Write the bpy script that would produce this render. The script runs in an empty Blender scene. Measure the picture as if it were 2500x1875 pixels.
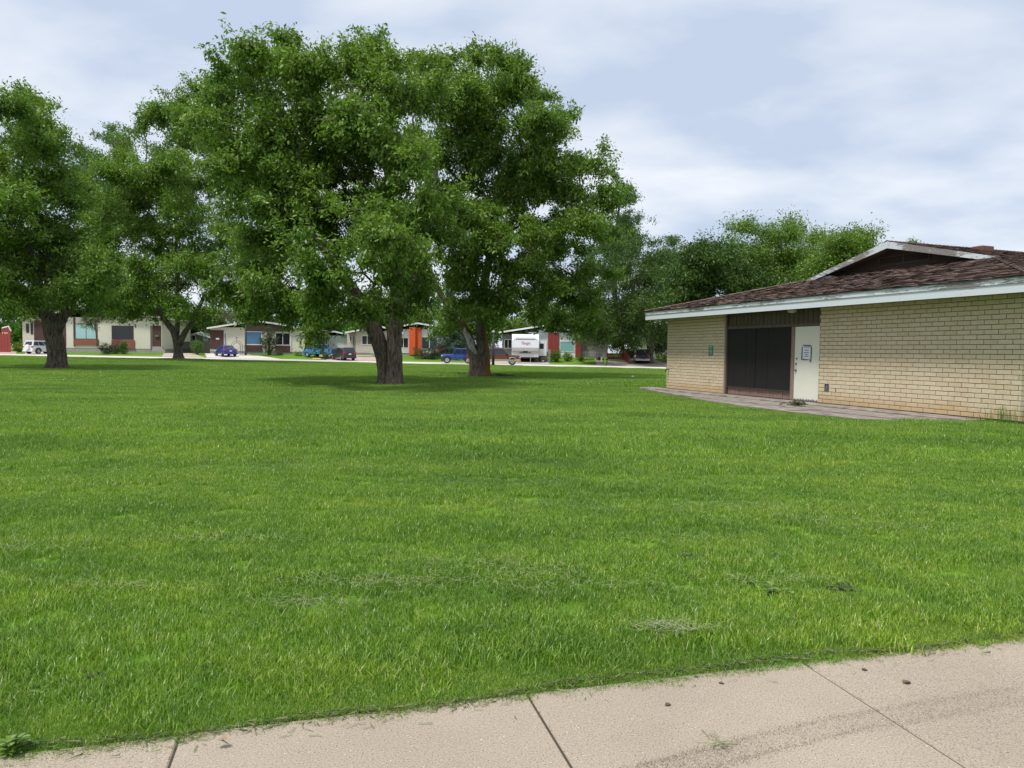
import bpy, bmesh, math, random
import numpy as np
from mathutils import Vector, Matrix
R = math.radians
rng = np.random.default_rng(7)
random.seed(7)
SC = bpy.context.scene
COL = SC.collection

# ------------------------------------------------------------------ camera, sky, sun, exposure
F_PX, PITCH, ROLL, CAM_H = 1750.0, R(2.535), 0.013, 1.6
_F = np.array([0, math.cos(PITCH), -math.sin(PITCH)])
_R0 = np.array([1., 0, 0]); _U0 = np.cross(_R0, _F)
_R = _R0 * math.cos(ROLL) + _U0 * math.sin(ROLL)
_U = -_R0 * math.sin(ROLL) + _U0 * math.cos(ROLL)
cam_d = bpy.data.cameras.new('camera'); cam = bpy.data.objects.new('camera', cam_d); COL.objects.link(cam)
cam_d.sensor_width = 36; cam_d.lens = 36 * F_PX / 2500; cam_d.clip_start = 0.05; cam_d.clip_end = 4000
m = Matrix.Identity(4)
for i in range(3):
    m[i][0], m[i][1], m[i][2] = _R[i], _U[i], -_F[i]
m[2][3] = CAM_H
cam.matrix_world = m
SC.camera = cam

SUN_EL, SUN_AZ = R(65), R(224)          # azimuth clockwise from +Y
W = bpy.data.worlds.new('World'); SC.world = W; W.use_nodes = True
def world_nodes():
    nt = W.node_tree; nt.nodes.clear(); N = nt.nodes.new; L = nt.links.new
    out = N('ShaderNodeOutputWorld'); bg = N('ShaderNodeBackground'); bg.inputs['Strength'].default_value = 0.1
    sky = N('ShaderNodeTexSky'); sky.sky_type = 'NISHITA'; sky.sun_disc = False
    sky.sun_elevation = SUN_EL; sky.sun_rotation = SUN_AZ; sky.air_density = 1.0; sky.dust_density = 1.0; sky.ozone_density = 2.0
    tc = N('ShaderNodeTexCoord'); sep = N('ShaderNodeSeparateXYZ'); L(tc.outputs['Generated'], sep.inputs[0])
    mx = N('ShaderNodeMath'); mx.operation = 'MAXIMUM'; L(sep.outputs['Z'], mx.inputs[0]); mx.inputs[1].default_value = 0.0
    ad = N('ShaderNodeMath'); ad.operation = 'ADD'; L(mx.outputs[0], ad.inputs[0]); ad.inputs[1].default_value = 0.22
    dv = []
    for ax in 'XY':
        d = N('ShaderNodeMath'); d.operation = 'DIVIDE'; L(sep.outputs[ax], d.inputs[0]); L(ad.outputs[0], d.inputs[1]); dv.append(d)
    cb = N('ShaderNodeCombineXYZ'); L(dv[0].outputs[0], cb.inputs[0]); L(dv[1].outputs[0], cb.inputs[1])
    def noise(scale, det, dist, off):
        mp = N('ShaderNodeMapping'); mp.inputs['Location'].default_value = off; mp.inputs['Rotation'].default_value = (0, 0, R(25))
        mp.inputs['Scale'].default_value = (1.0, 1.35, 1); L(cb.outputs[0], mp.inputs[0])
        n = N('ShaderNodeTexNoise'); n.inputs['Scale'].default_value = scale; n.inputs['Detail'].default_value = det
        n.inputs['Roughness'].default_value = 0.5; n.inputs['Distortion'].default_value = dist; L(mp.outputs[0], n.inputs['Vector']); return n
    n1 = noise(1.5, 7, 0.12, (3.4, 2.2, 0)); n2 = noise(0.5, 6, 0.3, (8.4, 4.4, 2)) 
    r1 = N('ShaderNodeValToRGB'); L(n1.outputs['Fac'], r1.inputs[0])
    e = r1.color_ramp.elements; e[0].position = 0.40; e[0].color = (4.1, 4.75, 5.9, 1); e[1].position = 0.66; e[1].color = (6.7, 6.9, 7.25, 1)
    r2 = N('ShaderNodeValToRGB'); L(n2.outputs['Fac'], r2.inputs[0])
    e = r2.color_ramp.elements; e[0].position = 0.3; e[0].color = (0.80,) * 3 + (1,); e[1].position = 0.72; e[1].color = (0.97,) * 3 + (1,)
    mix = N('ShaderNodeMix'); mix.data_type = 'RGBA'; L(r2.outputs[0], mix.inputs['Factor'])
    L(sky.outputs[0], mix.inputs[6]); L(r1.outputs[0], mix.inputs[7])
    L(mix.outputs[2], bg.inputs['Color']); L(bg.outputs[0], out.inputs[0])
world_nodes()
sun_d = bpy.data.lights.new('sun', 'SUN'); sun = bpy.data.objects.new('sun', sun_d); COL.objects.link(sun)
sun_d.energy = 2.8; sun_d.angle = R(10); sun_d.color = (1, 0.975, 0.935)
sd = Vector((math.sin(SUN_AZ) * math.cos(SUN_EL), math.cos(SUN_AZ) * math.cos(SUN_EL), math.sin(SUN_EL)))
sun.rotation_euler = sd.to_track_quat('Z', 'Y').to_euler(); sun.location = (0, 0, 60)
SC.view_settings.view_transform = 'Standard'; SC.view_settings.look = 'None'
SC.view_settings.exposure = 0.55; SC.view_settings.gamma = 1; SC.view_settings.use_curve_mapping = False
try:
    SC.cycles.max_bounces = 8; SC.cycles.transparent_max_bounces = 4; SC.cycles.caustics_reflective = False; SC.cycles.caustics_refractive = False
except Exception: pass

# ------------------------------------------------------------------ helpers
def px(x, y, Y):
    """world point at distance Y along the lawn seen at photo pixel (x, y)"""
    r = _F + _R * ((x - 1250) / F_PX) + _U * ((937.5 - y) / F_PX)
    t = Y / r[1]
    return np.array([r[0] * t, Y, CAM_H + r[2] * t])
def sst(a, b, v):
    t = np.clip((v - a) / (b - a), 0, 1); return t * t * (3 - 2 * t)

def link(o, parent=None):
    COL.objects.link(o)
    if parent is not None: o.parent = parent
    return o
def tag(o, label=None, cat=None, group=None, kind=None):
    if label: o['label'] = label
    if cat: o['category'] = cat
    if group: o['group'] = group
    if kind: o['kind'] = kind
    return o
def thing(name, label, cat, loc=(0, 0, 0), rz=0, group=None):
    o = bpy.data.objects.new(name, None); o.location = loc; o.rotation_euler = (0, 0, rz); o.empty_display_size = .2
    COL.objects.link(o); return tag(o, label, cat, group)

class MB:
    """collects shapes, links them as one mesh object"""
    def __init__(s): s.v = []; s.f = []; s.c = []
    def add(s, vs, fs, tint=None):
        k = len(s.v); s.v += [tuple(map(float, p)) for p in vs]; s.f += [tuple(i + k for i in f) for f in fs]
        s.c += [tint if tint is not None else 0.5] * len(vs); return s
    def box(s, x0, x1, y0, y1, z0, z1, tint=None):
        vs = [(x, y, z) for x in (x0, x1) for y in (y0, y1) for z in (z0, z1)]
        return s.add(vs, [(0, 1, 3, 2), (4, 6, 7, 5), (0, 4, 5, 1), (2, 3, 7, 6), (0, 2, 6, 4), (1, 5, 7, 3)], tint)
    def bev(s, x0, x1, y0, y1, z0, z1, b):
        """box whose vertical (z) edges and top are chamfered"""
        def ring(z, k): return [(x0 + k, y0 + b, z), (x0 + b, y0 + k, z), (x1 - b, y0 + k, z), (x1 - k, y0 + b, z), (x1 - k, y1 - b, z), (x1 - b, y1 - k, z), (x0 + b, y1 - k, z), (x0 + k, y1 - b, z)]
        vs = ring(z0, 0) + ring(z1 - b, 0) + [(min(max(p[0], x0 + b), x1 - b), min(max(p[1], y0 + b), y1 - b), z1) for p in ring(z1, 0)]
        fs = [(i + 8 * l, (i + 1) % 8 + 8 * l, (i + 1) % 8 + 8 * l + 8, i + 8 * l + 8) for l in (0, 1) for i in range(8)]
        fs += [tuple(range(16, 24)), tuple(range(7, -1, -1))]
        return s.add(vs, fs)
    def prism(s, poly, y0, y1, k=0.0):
        """polygon in x,z pulled along y"""
        n = len(poly)
        vs = [(p[0], y0, p[1]) for p in poly] + [(p[0], y1, p[1]) for p in poly]
        fs = [tuple(range(n)), tuple(range(2 * n - 1, n - 1, -1))] + [(i, i + n, (i + 1) % n + n, (i + 1) % n) for i in range(n)]
        return s.add(vs, fs)
    def tube(s, pts, rad, n=6, cap=True, jit=0.0, seed=0, ang=None):
        pts = [np.array(p, float) for p in pts]; k = len(pts); rad = rad if hasattr(rad, '__len__') else [rad] * k
        r_ = np.random.default_rng(seed); vs = []; prev = None
        phs = r_.uniform(0, 6.28, 6)
        for i in range(k):
            t = pts[min(i + 1, k - 1)] - pts[max(i - 1, 0)]; t /= np.linalg.norm(t) + 1e-9
            a = np.array([1., 0, 0]) if prev is None else prev
            a = a - t * (a @ t)
            if np.linalg.norm(a) < 1e-3: a = np.array([0, 1., 0]) - t * t[1]
            a /= np.linalg.norm(a); prev = a; b = np.cross(t, a)
            for j in range(n):
                th = 2 * math.pi * j / n if ang is None else ang[0] + (ang[1] - ang[0]) * j / (n - 1)
                q = rad[i] * (1 + jit * (0.5 * math.sin(3 * th + phs[0] + i * .2) + 0.35 * math.sin(7 * th + phs[1] - i * .3) + .3 * r_.normal()))
                vs.append(pts[i] + (a * math.cos(th) + b * math.sin(th)) * q)
        m_ = n if ang is None else n - 1
        fs = [(i * n + j, i * n + (j + 1) % n, (i + 1) * n + (j + 1) % n, (i + 1) * n + j) for i in range(k - 1) for j in range(m_)]
        if cap and ang is None: fs += [tuple(range(n - 1, -1, -1)), tuple((k - 1) * n + j for j in range(n))]
        return s.add(vs, fs)
    def cyl(s, c, ax, r, h, n=16, r2=None):
        """cylinder of axis 'x','y','z' centred on c"""
        i = 'xyz'.index(ax); vs = []
        for k_, rr in ((-.5, r), (.5, r if r2 is None else r2)):
            for j in range(n):
                a = 2 * math.pi * j / n; p = [0, 0, 0]; p[i] = k_ * h; p[(i + 1) % 3] = rr * math.cos(a); p[(i + 2) % 3] = rr * math.sin(a)
                vs.append((c[0] + p[0], c[1] + p[1], c[2] + p[2]))
        fs = [(j, (j + 1) % n, (j + 1) % n + n, j + n) for j in range(n)] + [tuple(range(n - 1, -1, -1)), tuple(range(n, 2 * n))]
        return s.add(vs, fs)
    def ball(s, c, r, nu=10, nv=7, squash=(1, 1, 1), noise=0, seed=0):
        r_ = np.random.default_rng(seed); vs = [(c[0], c[1], c[2] - r * squash[2])]
        for i in range(1, nv):
            for j in range(nu):
                a, b = math.pi * i / nv, 2 * math.pi * j / nu; q = r * (1 + noise * r_.normal())
                vs.append((c[0] + q * squash[0] * math.sin(a) * math.cos(b), c[1] + q * squash[1] * math.sin(a) * math.sin(b), c[2] - q * squash[2] * math.cos(a)))
        vs.append((c[0], c[1], c[2] + r * squash[2])); e = len(vs) - 1
        fs = [(0, 1 + (j + 1) % nu, 1 + j) for j in range(nu)]
        fs += [(1 + i * nu + j, 1 + i * nu + (j + 1) % nu, 1 + (i + 1) * nu + (j + 1) % nu, 1 + (i + 1) * nu + j) for i in range(nv - 2) for j in range(nu)]
        fs += [(e, e - nu + j, e - nu + (j + 1) % nu) for j in range(nu)]
        return s.add(vs, fs)
    def build(s, name, mat, parent=None, smooth=False, label=None, org=None, tint=False):
        me = bpy.data.meshes.new(name)
        v = s.v if org is None else [(p[0] - org[0], p[1] - org[1], p[2] - org[2]) for p in s.v]
        me.from_pydata(v, [], s.f)
        bm = bmesh.new(); bm.from_mesh(me); bmesh.ops.recalc_face_normals(bm, faces=bm.faces); bm.to_mesh(me); bm.free()
        if tint:
            a = me.attributes.new('tint', 'FLOAT', 'POINT'); a.data.foreach_set('value', np.array(s.c, np.float32))
        if smooth: me.shade_smooth()
        me.materials.append(mat); o = bpy.data.objects.new(name, me); link(o, parent)
        if label: o['label'] = label
        return o

def np_mesh(name, v, faces, mat, parent=None, tint=None, smooth=False):
    """mesh from arrays; faces (n,k)"""
    me = bpy.data.meshes.new(name); n, k = faces.shape
    me.vertices.add(len(v)); me.vertices.foreach_set('co', np.asarray(v, np.float32).ravel())
    me.loops.add(n * k); me.loops.foreach_set('vertex_index', faces.astype(np.int32).ravel())
    me.polygons.add(n); me.polygons.foreach_set('loop_start', np.arange(0, n * k, k, dtype=np.int32))
    me.polygons.foreach_set('loop_total', np.full(n, k, np.int32))
    me.update(calc_edges=True)
    if tint is not None:
        a = me.attributes.new('tint', 'FLOAT', 'POINT'); a.data.foreach_set('value', np.asarray(tint, np.float32))
    if smooth: me.shade_smooth()
    me.materials.append(mat); o = bpy.data.objects.new(name, me)
    return o if parent is False else link(o, parent)

# ------------------------------------------------------------------ materials
def newmat(name):
    mt = bpy.data.materials.new(name); mt.use_nodes = True; nt = mt.node_tree; nt.nodes.clear()
    out = nt.nodes.new('ShaderNodeOutputMaterial'); p = nt.nodes.new('ShaderNodeBsdfPrincipled'); nt.links.new(p.outputs[0], out.inputs[0])
    return mt, nt, p, out
def c4(c): return (c[0], c[1], c[2], 1)
def nnoise(nt, scale, det=4, rough=.55, vec=None, stretch=None, coord='Object', dist=0):
    n = nt.nodes.new('ShaderNodeTexNoise'); n.inputs['Scale'].default_value = scale; n.inputs['Detail'].default_value = det
    n.inputs['Roughness'].default_value = rough; n.inputs['Distortion'].default_value = dist
    if vec is None:
        if coord == 'World':
            g = nt.nodes.new('ShaderNodeNewGeometry'); vec = g.outputs['Position']
        else:
            t = nt.nodes.new('ShaderNodeTexCoord'); vec = t.outputs[coord]
    if stretch:
        mp = nt.nodes.new('ShaderNodeMapping'); mp.inputs['Scale'].default_value = stretch[:3]
        if len(stretch) > 3: mp.inputs['Rotation'].default_value = (0, 0, stretch[3])
        nt.links.new(vec, mp.inputs[0]); vec = mp.outputs[0]
    nt.links.new(vec, n.inputs['Vector']); return n
def ramp(nt, src, stops):
    r = nt.nodes.new('ShaderNodeValToRGB'); nt.links.new(src, r.inputs[0]); e = r.color_ramp.elements
    while len(e) < len(stops): e.new(.5)
    for el, (p, c) in zip(e, stops): el.position = p; el.color = c4(c) if hasattr(c, '__len__') else (c, c, c, 1)
    return r
def mixc(nt, fac, a, b, mode='MIX'):
    mx = nt.nodes.new('ShaderNodeMix'); mx.data_type = 'RGBA'; mx.blend_type = mode
    for s_, i in ((fac, 0), (a, 6), (b, 7)):
        if hasattr(s_, 'is_output'): nt.links.new(s_, mx.inputs[i])
        elif i == 0: mx.inputs[0].default_value = s_
        else: mx.inputs[i].default_value = c4(s_)
    return mx.outputs[2]
def bump(nt, p, src, strength=.3, dist=.01):
    b = nt.nodes.new('ShaderNodeBump'); b.inputs['Strength'].default_value = strength; b.inputs['Distance'].default_value = dist
    nt.links.new(src, b.inputs['Height']); nt.links.new(b.outputs[0], p.inputs['Normal'])
_pm = {}
def pm(name, c1, c2=None, scale=6, rough=.8, bmp=0, bscale=None, bdist=.01, stretch=None, metal=0, spec=.5, coord='Object', coat=0):
    if name in _pm: return _pm[name]
    mt, nt, p, out = newmat(name); p.inputs['Roughness'].default_value = rough; p.inputs['Metallic'].default_value = metal
    p.inputs['Specular IOR Level'].default_value = spec; p.inputs['Coat Weight'].default_value = coat
    c2 = c2 or tuple(x * .8 for x in c1)
    n = nnoise(nt, scale, stretch=stretch, coord=coord); r = ramp(nt, n.outputs['Fac'], [(.3, c1), (.7, c2)])
    nt.links.new(r.outputs[0], p.inputs['Base Color'])
    if bmp:
        nb = nnoise(nt, bscale or scale * 4, stretch=stretch, coord=coord); bump(nt, p, nb.outputs['Fac'], bmp, bdist)
    _pm[name] = mt; return mt
def attr(nt, name='tint'):
    a = nt.nodes.new('ShaderNodeAttribute'); a.attribute_name = name; return a.outputs['Fac']
def leafmat(name, stops, trans=.35, rough=.45, hue_noise=.5):
    mt, nt, p, out = newmat(name)
    r = ramp(nt, attr(nt), stops); n = nnoise(nt, hue_noise, 3, coord='World')
    rr = ramp(nt, n.outputs['Fac'], [(.3, (.8, .86, .85)), (.7, (1.12, 1.06, .95))])
    col = mixc(nt, 1.0, r.outputs[0], rr.outputs[0], 'MULTIPLY')
    nt.links.new(col, p.inputs['Base Color']); p.inputs['Roughness'].default_value = rough; p.inputs['Specular IOR Level'].default_value = .35
    t = nt.nodes.new('ShaderNodeBsdfTranslucent'); tcol = mixc(nt, 1.0, col, (1.2, 1.35, .6), 'MULTIPLY'); nt.links.new(tcol, t.inputs['Color'])
    ms = nt.nodes.new('ShaderNodeMixShader'); ms.inputs[0].default_value = trans
    nt.links.new(p.outputs[0], ms.inputs[1]); nt.links.new(t.outputs[0], ms.inputs[2]); nt.links.new(ms.outputs[0], out.inputs[0])
    return mt
def tintmat(name, stops, rough=.85, per_object=False, bmp=.3, bscale=60, bdist=.004, scale=25, dirt=None, splash=None):
    """colour by the piece: per object random or per piece attribute"""
    mt, nt, p, out = newmat(name); p.inputs['Roughness'].default_value = rough; p.inputs['Specular IOR Level'].default_value = .25
    if per_object:
        oi = nt.nodes.new('ShaderNodeObjectInfo'); src = oi.outputs['Random']
    else: src = attr(nt)
    r = ramp(nt, src, stops); n = nnoise(nt, scale, 5, coord='World'); rr = ramp(nt, n.outputs['Fac'], [(.25, .84), (.75, 1.1)])
    col = mixc(nt, 1.0, r.outputs[0], rr.outputs[0], 'MULTIPLY')
    if dirt:
        n2 = nnoise(nt, dirt[0], 5, coord='World', stretch=dirt[3] if len(dirt) > 3 else None); r2 = ramp(nt, n2.outputs['Fac'], [(dirt[2], 0.), (dirt[2] + .2, 1.)])
        col = mixc(nt, r2.outputs[0], col, dirt[1])
    if splash:      # rain splash stain on the lowest courses
        g = nt.nodes.new('ShaderNodeNewGeometry'); sz = nt.nodes.new('ShaderNodeSeparateXYZ'); nt.links.new(g.outputs['Position'], sz.inputs[0]); n3 = nnoise(nt, 1.5, 4, coord='World')
        ma = nt.nodes.new('ShaderNodeMath'); ma.operation = 'MULTIPLY_ADD'; nt.links.new(n3.outputs['Fac'], ma.inputs[0]); ma.inputs[1].default_value = .35; nt.links.new(sz.outputs['Z'], ma.inputs[2])
        r3 = ramp(nt, ma.outputs[0], [(splash - .1, .6), (splash + .12, 0.)]); col = mixc(nt, r3.outputs[0], col, (.47, .31, .14))
    nt.links.new(col, p.inputs['Base Color'])
    nb = nnoise(nt, bscale, 4, coord='World'); bump(nt, p, nb.outputs['Fac'], bmp, bdist); return mt

BRICK = [(0, (.46, .35, .19)), (.15, (.515, .41, .25)), (.5, (.535, .435, .275)), (.85, (.57, .475, .315)), (1, (.50, .39, .23))]
BRICK = [(p, (c[0] * 1.12, c[1] * 1.13, c[2] * 1.22)) for p, c in BRICK]
BRICK = [(p, tuple(.55 * x + .45 * y for x, y in zip(c, (.63, .53, .37)))) for p, c in BRICK]
_bd = (.8, (.44, .33, .175), .6)
M_brick_o = tintmat('brick_each', BRICK, per_object=True, dirt=_bd, splash=.72); M_brick_t = tintmat('brick_rest', BRICK, dirt=_bd, splash=.72)
M_mortar = pm('mortar', (.15, .11, .065), (.11, .08, .046), 30, .95, .5, 120)
SHING = [(0, (.02, .014, .012)), (.2, (.09, .06, .05)), (.55, (.138, .094, .077)), (.85, (.17, .118, .095)), (1, (.215, .155, .125))]
_sd = (0.55, (.19, .085, .04), .62)
M_shing_o = tintmat('shingle_each', SHING, .95, True, .5, 90, .006, 40, dirt=_sd)
M_shing_t = tintmat('shingle_rest', SHING, .95, False, .5, 90, .006, 40, dirt=_sd)
M_under = pm('roof_felt', (.035, .025, .022), (.02, .015, .014), 20, .95)
M_white = pm('white_paint', (.78, .78, .76), (.7, .71, .69), 3, .55)
def flaky(name, lo, hi):
    mt, nt, p, out = newmat(name); p.inputs['Roughness'].default_value = .6
    n = nnoise(nt, 3.2, 6, .7, stretch=(1, 1, 7), dist=1.2); n2 = nnoise(nt, .7, 3)
    ad = nt.nodes.new('ShaderNodeMath'); ad.operation = 'ADD'; nt.links.new(n.outputs['Fac'], ad.inputs[0]); nt.links.new(n2.outputs['Fac'], ad.inputs[1])
    hf = nt.nodes.new('ShaderNodeMath'); hf.operation = 'MULTIPLY'; nt.links.new(ad.outputs[0], hf.inputs[0]); hf.inputs[1].default_value = .5; fac = ramp(nt, hf.outputs[0], [(lo / 2, 0.), (hi / 2, 1.)])
    g = nnoise(nt, 14, 5, .6, stretch=(1, 1, 9)); wood = ramp(nt, g.outputs['Fac'], [(.3, (.10, .085, .075)), (.7, (.34, .32, .30))])
    col = mixc(nt, fac.outputs[0], (.62, .655, .68), wood.outputs[0]); nt.links.new(col, p.inputs['Base Color'])
    bump(nt, p, fac.outputs[0], -.4, .004); return mt
M_fascia = flaky('fascia_paint', 1.02, 1.10); M_fascia_low = flaky('fascia_lower_paint', 1.26, 1.32); M_barge = flaky('barge_paint', .98, 1.06)
M_soffit = pm('soffit_paint', (.34, .29, .24), (.26, .22, .18), 4, .8)
M_brown = pm('brown_stain', (.085, .052, .036), (.058, .036, .026), 5, .75, .3, 30, stretch=(6, 6, .6))
M_brownw = pm('weathered_wood', (.20, .10, .06), (.27, .22, .2), 7, .85, .4, 30, stretch=(4, 4, .5))
M_redwood = pm('peeling_board', (.22, .095, .05), (.27, .21, .2), 9, .85, .4, 30, stretch=(3, 3, .7))
M_dark = pm('dark_board', (.14, .105, .08), (.085, .064, .048), 5, .8, .2, 30, stretch=(5, 5, .6))
M_black = pm('black_panel', (.013, .0115, .012), (.017, .015, .015), 2, .6, spec=.3)
M_doorp = pm('door_paint', (.72, .705, .60), (.68, .67, .57), 1.5, .55)
M_steel = pm('steel', (.45, .45, .44), (.35, .35, .34), 20, .35, metal=1)
M_grey = pm('grey_metal', (.16, .17, .17), (.1, .1, .1), 20, .5)
M_slab = pm('old_concrete', (.34, .30, .255), (.135, .112, .095), 2.6, .95, .6, 45, stretch=(1, 1.6, 1), bdist=.01)
M_found = pm('foundation', (.36, .34, .31), (.28, .27, .25), 3, .95)
def barkmat(name, lichen=0.0):
    mt, nt, p, out = newmat(name); p.inputs['Roughness'].default_value = .95; p.inputs['Specular IOR Level'].default_value = .15
    n = nnoise(nt, 13, 5, .65, stretch=(1, 1, .16), dist=1.0); r = ramp(nt, n.outputs['Fac'], [(.32, (.022, .016, .012)), (.5, (.13, .103, .08)), (.72, (.25, .208, .17))])
    col = r.outputs[0]
    if lichen:
        g = nt.nodes.new('ShaderNodeNewGeometry'); s = nt.nodes.new('ShaderNodeSeparateXYZ'); nt.links.new(g.outputs['Normal'], s.inputs[0])
        n2 = nnoise(nt, 2.2, 5, .65, stretch=(1, 1, .5)); ad = nt.nodes.new('ShaderNodeMath'); ad.operation = 'MULTIPLY_ADD'
        nt.links.new(s.outputs['X'], ad.inputs[0]); ad.inputs[1].default_value = .30; nt.links.new(n2.outputs['Fac'], ad.inputs[2])
        f = ramp(nt, ad.outputs[0], [(.56, 0.), (.72, lichen)]); col = mixc(nt, f.outputs[0], col, (.24, .125, .022))
    nt.links.new(col, p.inputs['Base Color']); bump(nt, p, n.outputs['Fac'], 1.0, .05); return mt
M_bark = barkmat('bark'); M_barkl = barkmat('bark_lichen', .75)
M_bare = pm('bare_wood', (.60, .58, .55), (.07, .06, .055), 11, .9, .8, 14, stretch=(1, 1, .14), bdist=.04)
LEAF = [(0, (.048, .088, .014)), (.35, (.108, .188, .027)), (.7, (.195, .31, .052)), (1, (.31, .43, .13))]
M_leaf = leafmat('leaf', LEAF)
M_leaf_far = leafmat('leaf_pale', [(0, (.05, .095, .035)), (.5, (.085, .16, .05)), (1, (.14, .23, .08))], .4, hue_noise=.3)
M_leaf_shaded = leafmat('leaf_shaded', [(0, (.024, .052, .010)), (.5, (.058, .118, .018)), (1, (.14, .22, .05))], .28)  # leaf green darkened: shade of the right-hand crowns painted into the colour
M_leaf_bright = leafmat('leaf_bright', [(0, (.05, .12, .015)), (.5, (.085, .19, .02)), (1, (.13, .26, .04))])
M_leaf_dull = leafmat('leaf_dull', [(0, (.045, .06, .03)), (.5, (.07, .09, .04)), (1, (.11, .12, .06))])
M_needle = leafmat('needle', [(0, (.03, .055, .04)), (.5, (.055, .095, .065)), (1, (.11, .16, .12))], .15)

# ------------------------------------------------------------------ ground
BO = np.array([5.665, 26.291, .3635]); BA = -1.22998
BU = np.array([math.cos(BA), math.sin(BA)]); BV = np.array([-math.sin(BA), math.cos(BA)])
TB = px(435, 876, 70.0)                         # foot of the far lawn tree
def ground(X, Y):
    X = np.asarray(X, float); Y = np.asarray(Y, float)
    k = sst(40, 78, Y)
    z = .30 * sst(3.0, 14, Y) * (1 - k) + k * (.09 - .007 * np.clip(X, -60, 40))
    z = z + sst(90, 102, Y) * np.clip(.45 + .0088 * (X + 45), .3, 1.1)
    u = (X - BO[0]) * BU[0] + (Y - BO[1]) * BU[1]; w = (X - BO[0]) * BV[0] + (Y - BO[1]) * BV[1]
    z = z - .042 * sst(-4.5, -1.5, u) * (1 - sst(11.3, 12.4, u)) * sst(-7.5, -3.2, w) * (1 - k)
    z = z + .20 * np.exp(-((X - TB[0]) ** 2 + (Y - TB[1]) ** 2) / 20)
    return z
def gz(X, Y): return float(ground(X, Y))
AP_U = [-1.3, .42, 2.17, 4.84, 7.29, 8.9, 10.1, 11.15, 11.9, 12.15, 12.4, 13.4]; AP_V = [-.35, -.85, -1.25, -1.93, -2.3, -2.36, -2.24, -2.12, -2.05, -1.3, .0, 1.5]
# near sidewalk frame
SA = math.atan2(1.34, 4.92); SX = np.array([math.cos(SA), math.sin(SA)]); SN = np.array([-math.sin(SA), math.cos(SA)]); SP = np.array([.09, 3.30])

def lawnmat():
    mt, nt, p, out = newmat('lawn_turf'); p.inputs['Roughness'].default_value = .9; p.inputs['Specular IOR Level'].default_value = .1
    n = nnoise(nt, .9, 6, .6, coord='World', stretch=(.5, 1.6, 1, R(-12))); r = ramp(nt, n.outputs['Fac'], [(.3, (.085, .175, .016)), (.55, (.13, .245, .022)), (.75, (.18, .29, .04))])
    n2 = nnoise(nt, 14, 5, .7, coord='World', stretch=(1, .6, 1)); r2 = ramp(nt, n2.outputs['Fac'], [(.25, .55), (.75, 1.25)])
    col = mixc(nt, 1., r.outputs[0], r2.outputs[0], 'MULTIPLY'); nt.links.new(col, p.inputs['Base Color']); bump(nt, p, n2.outputs['Fac'], .8, .06); return mt
M_lawn = lawnmat()
def make_ground():
    ys = np.concatenate([np.arange(-8, 30, .5), np.arange(30, 120, 1.5), [130, 160, 220, 350, 700, 1500]])
    xs = np.concatenate([[-1500, -600, -300, -180, -120], np.arange(-90, 60, 1.5), [70, 100, 160, 300, 600, 1500]])
    X, Y = np.meshgrid(xs, ys); Z = ground(X, Y)
    d = (X - SP[0]) * SN[0] + (Y - SP[1]) * SN[1]
    Z = np.where(d < .02, -.16, Z)              # under the sidewalk and behind it
    Z = np.where((d >= .02) & (d < .6), Z - .02, Z)
    u = (X - BO[0]) * BU[0] + (Y - BO[1]) * BU[1]; w = (X - BO[0]) * BV[0] + (Y - BO[1]) * BV[1]
    Z = np.where((u > -.3) & (u < 12.0) & (w > np.interp(u, AP_U, AP_V) + .5) & (w < 12), np.minimum(Z, .2), Z)
    v = np.stack([X.ravel(), Y.ravel(), Z.ravel()], 1); nx = len(xs)
    i = (np.arange(len(ys) - 1)[:, None] * nx + np.arange(nx - 1)[None]).ravel()
    o = np_mesh('lawn', v, np.stack([i, i + 1, i + nx + 1, i + nx], 1), M_lawn, smooth=True); tag(o, kind='structure')
make_ground()

def concrete():
    mt, nt, p, out = newmat('sidewalk_concrete'); p.inputs['Roughness'].default_value = .9; p.inputs['Specular IOR Level'].default_value = .2
    n = nnoise(nt, 1.1, 4, coord='World'); base = ramp(nt, n.outputs['Fac'], [(.3, (.315, .26, .198)), (.7, (.375, .312, .24))])
    n2 = nnoise(nt, 130, 3, .7, coord='World'); sp = ramp(nt, n2.outputs['Fac'], [(.32, .22), (.43, .9), (.6, 1.05), (.70, 1.5)])
    col = mixc(nt, 1., base.outputs[0], sp.outputs[0], 'MULTIPLY')
    vo = nt.nodes.new('ShaderNodeTexVoronoi'); vo.inputs['Scale'].default_value = 75; g = nt.nodes.new('ShaderNodeNewGeometry'); nt.links.new(g.outputs['Position'], vo.inputs['Vector'])
    peb = ramp(nt, vo.outputs['Distance'], [(.16, 1.), (.26, 0.)]); sel = nt.nodes.new('ShaderNodeSeparateColor'); nt.links.new(vo.outputs['Color'], sel.inputs[0])
    s2 = ramp(nt, sel.outputs[0], [(.72, 0.), (.75, 1.)]); pc = ramp(nt, sel.outputs[1], [(0, (.16, .12, .1)), (.5, (.36, .25, .18)), (1, (.62, .56, .5))])
    f = mixc(nt, 1., peb.outputs[0], s2.outputs[0], 'MULTIPLY'); col = mixc(nt, f, col, pc.outputs[0])
    nt.links.new(col, p.inputs['Base Color']); bump(nt, p, n2.outputs['Fac'], .35, .004); return mt
M_conc = concrete()
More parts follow.
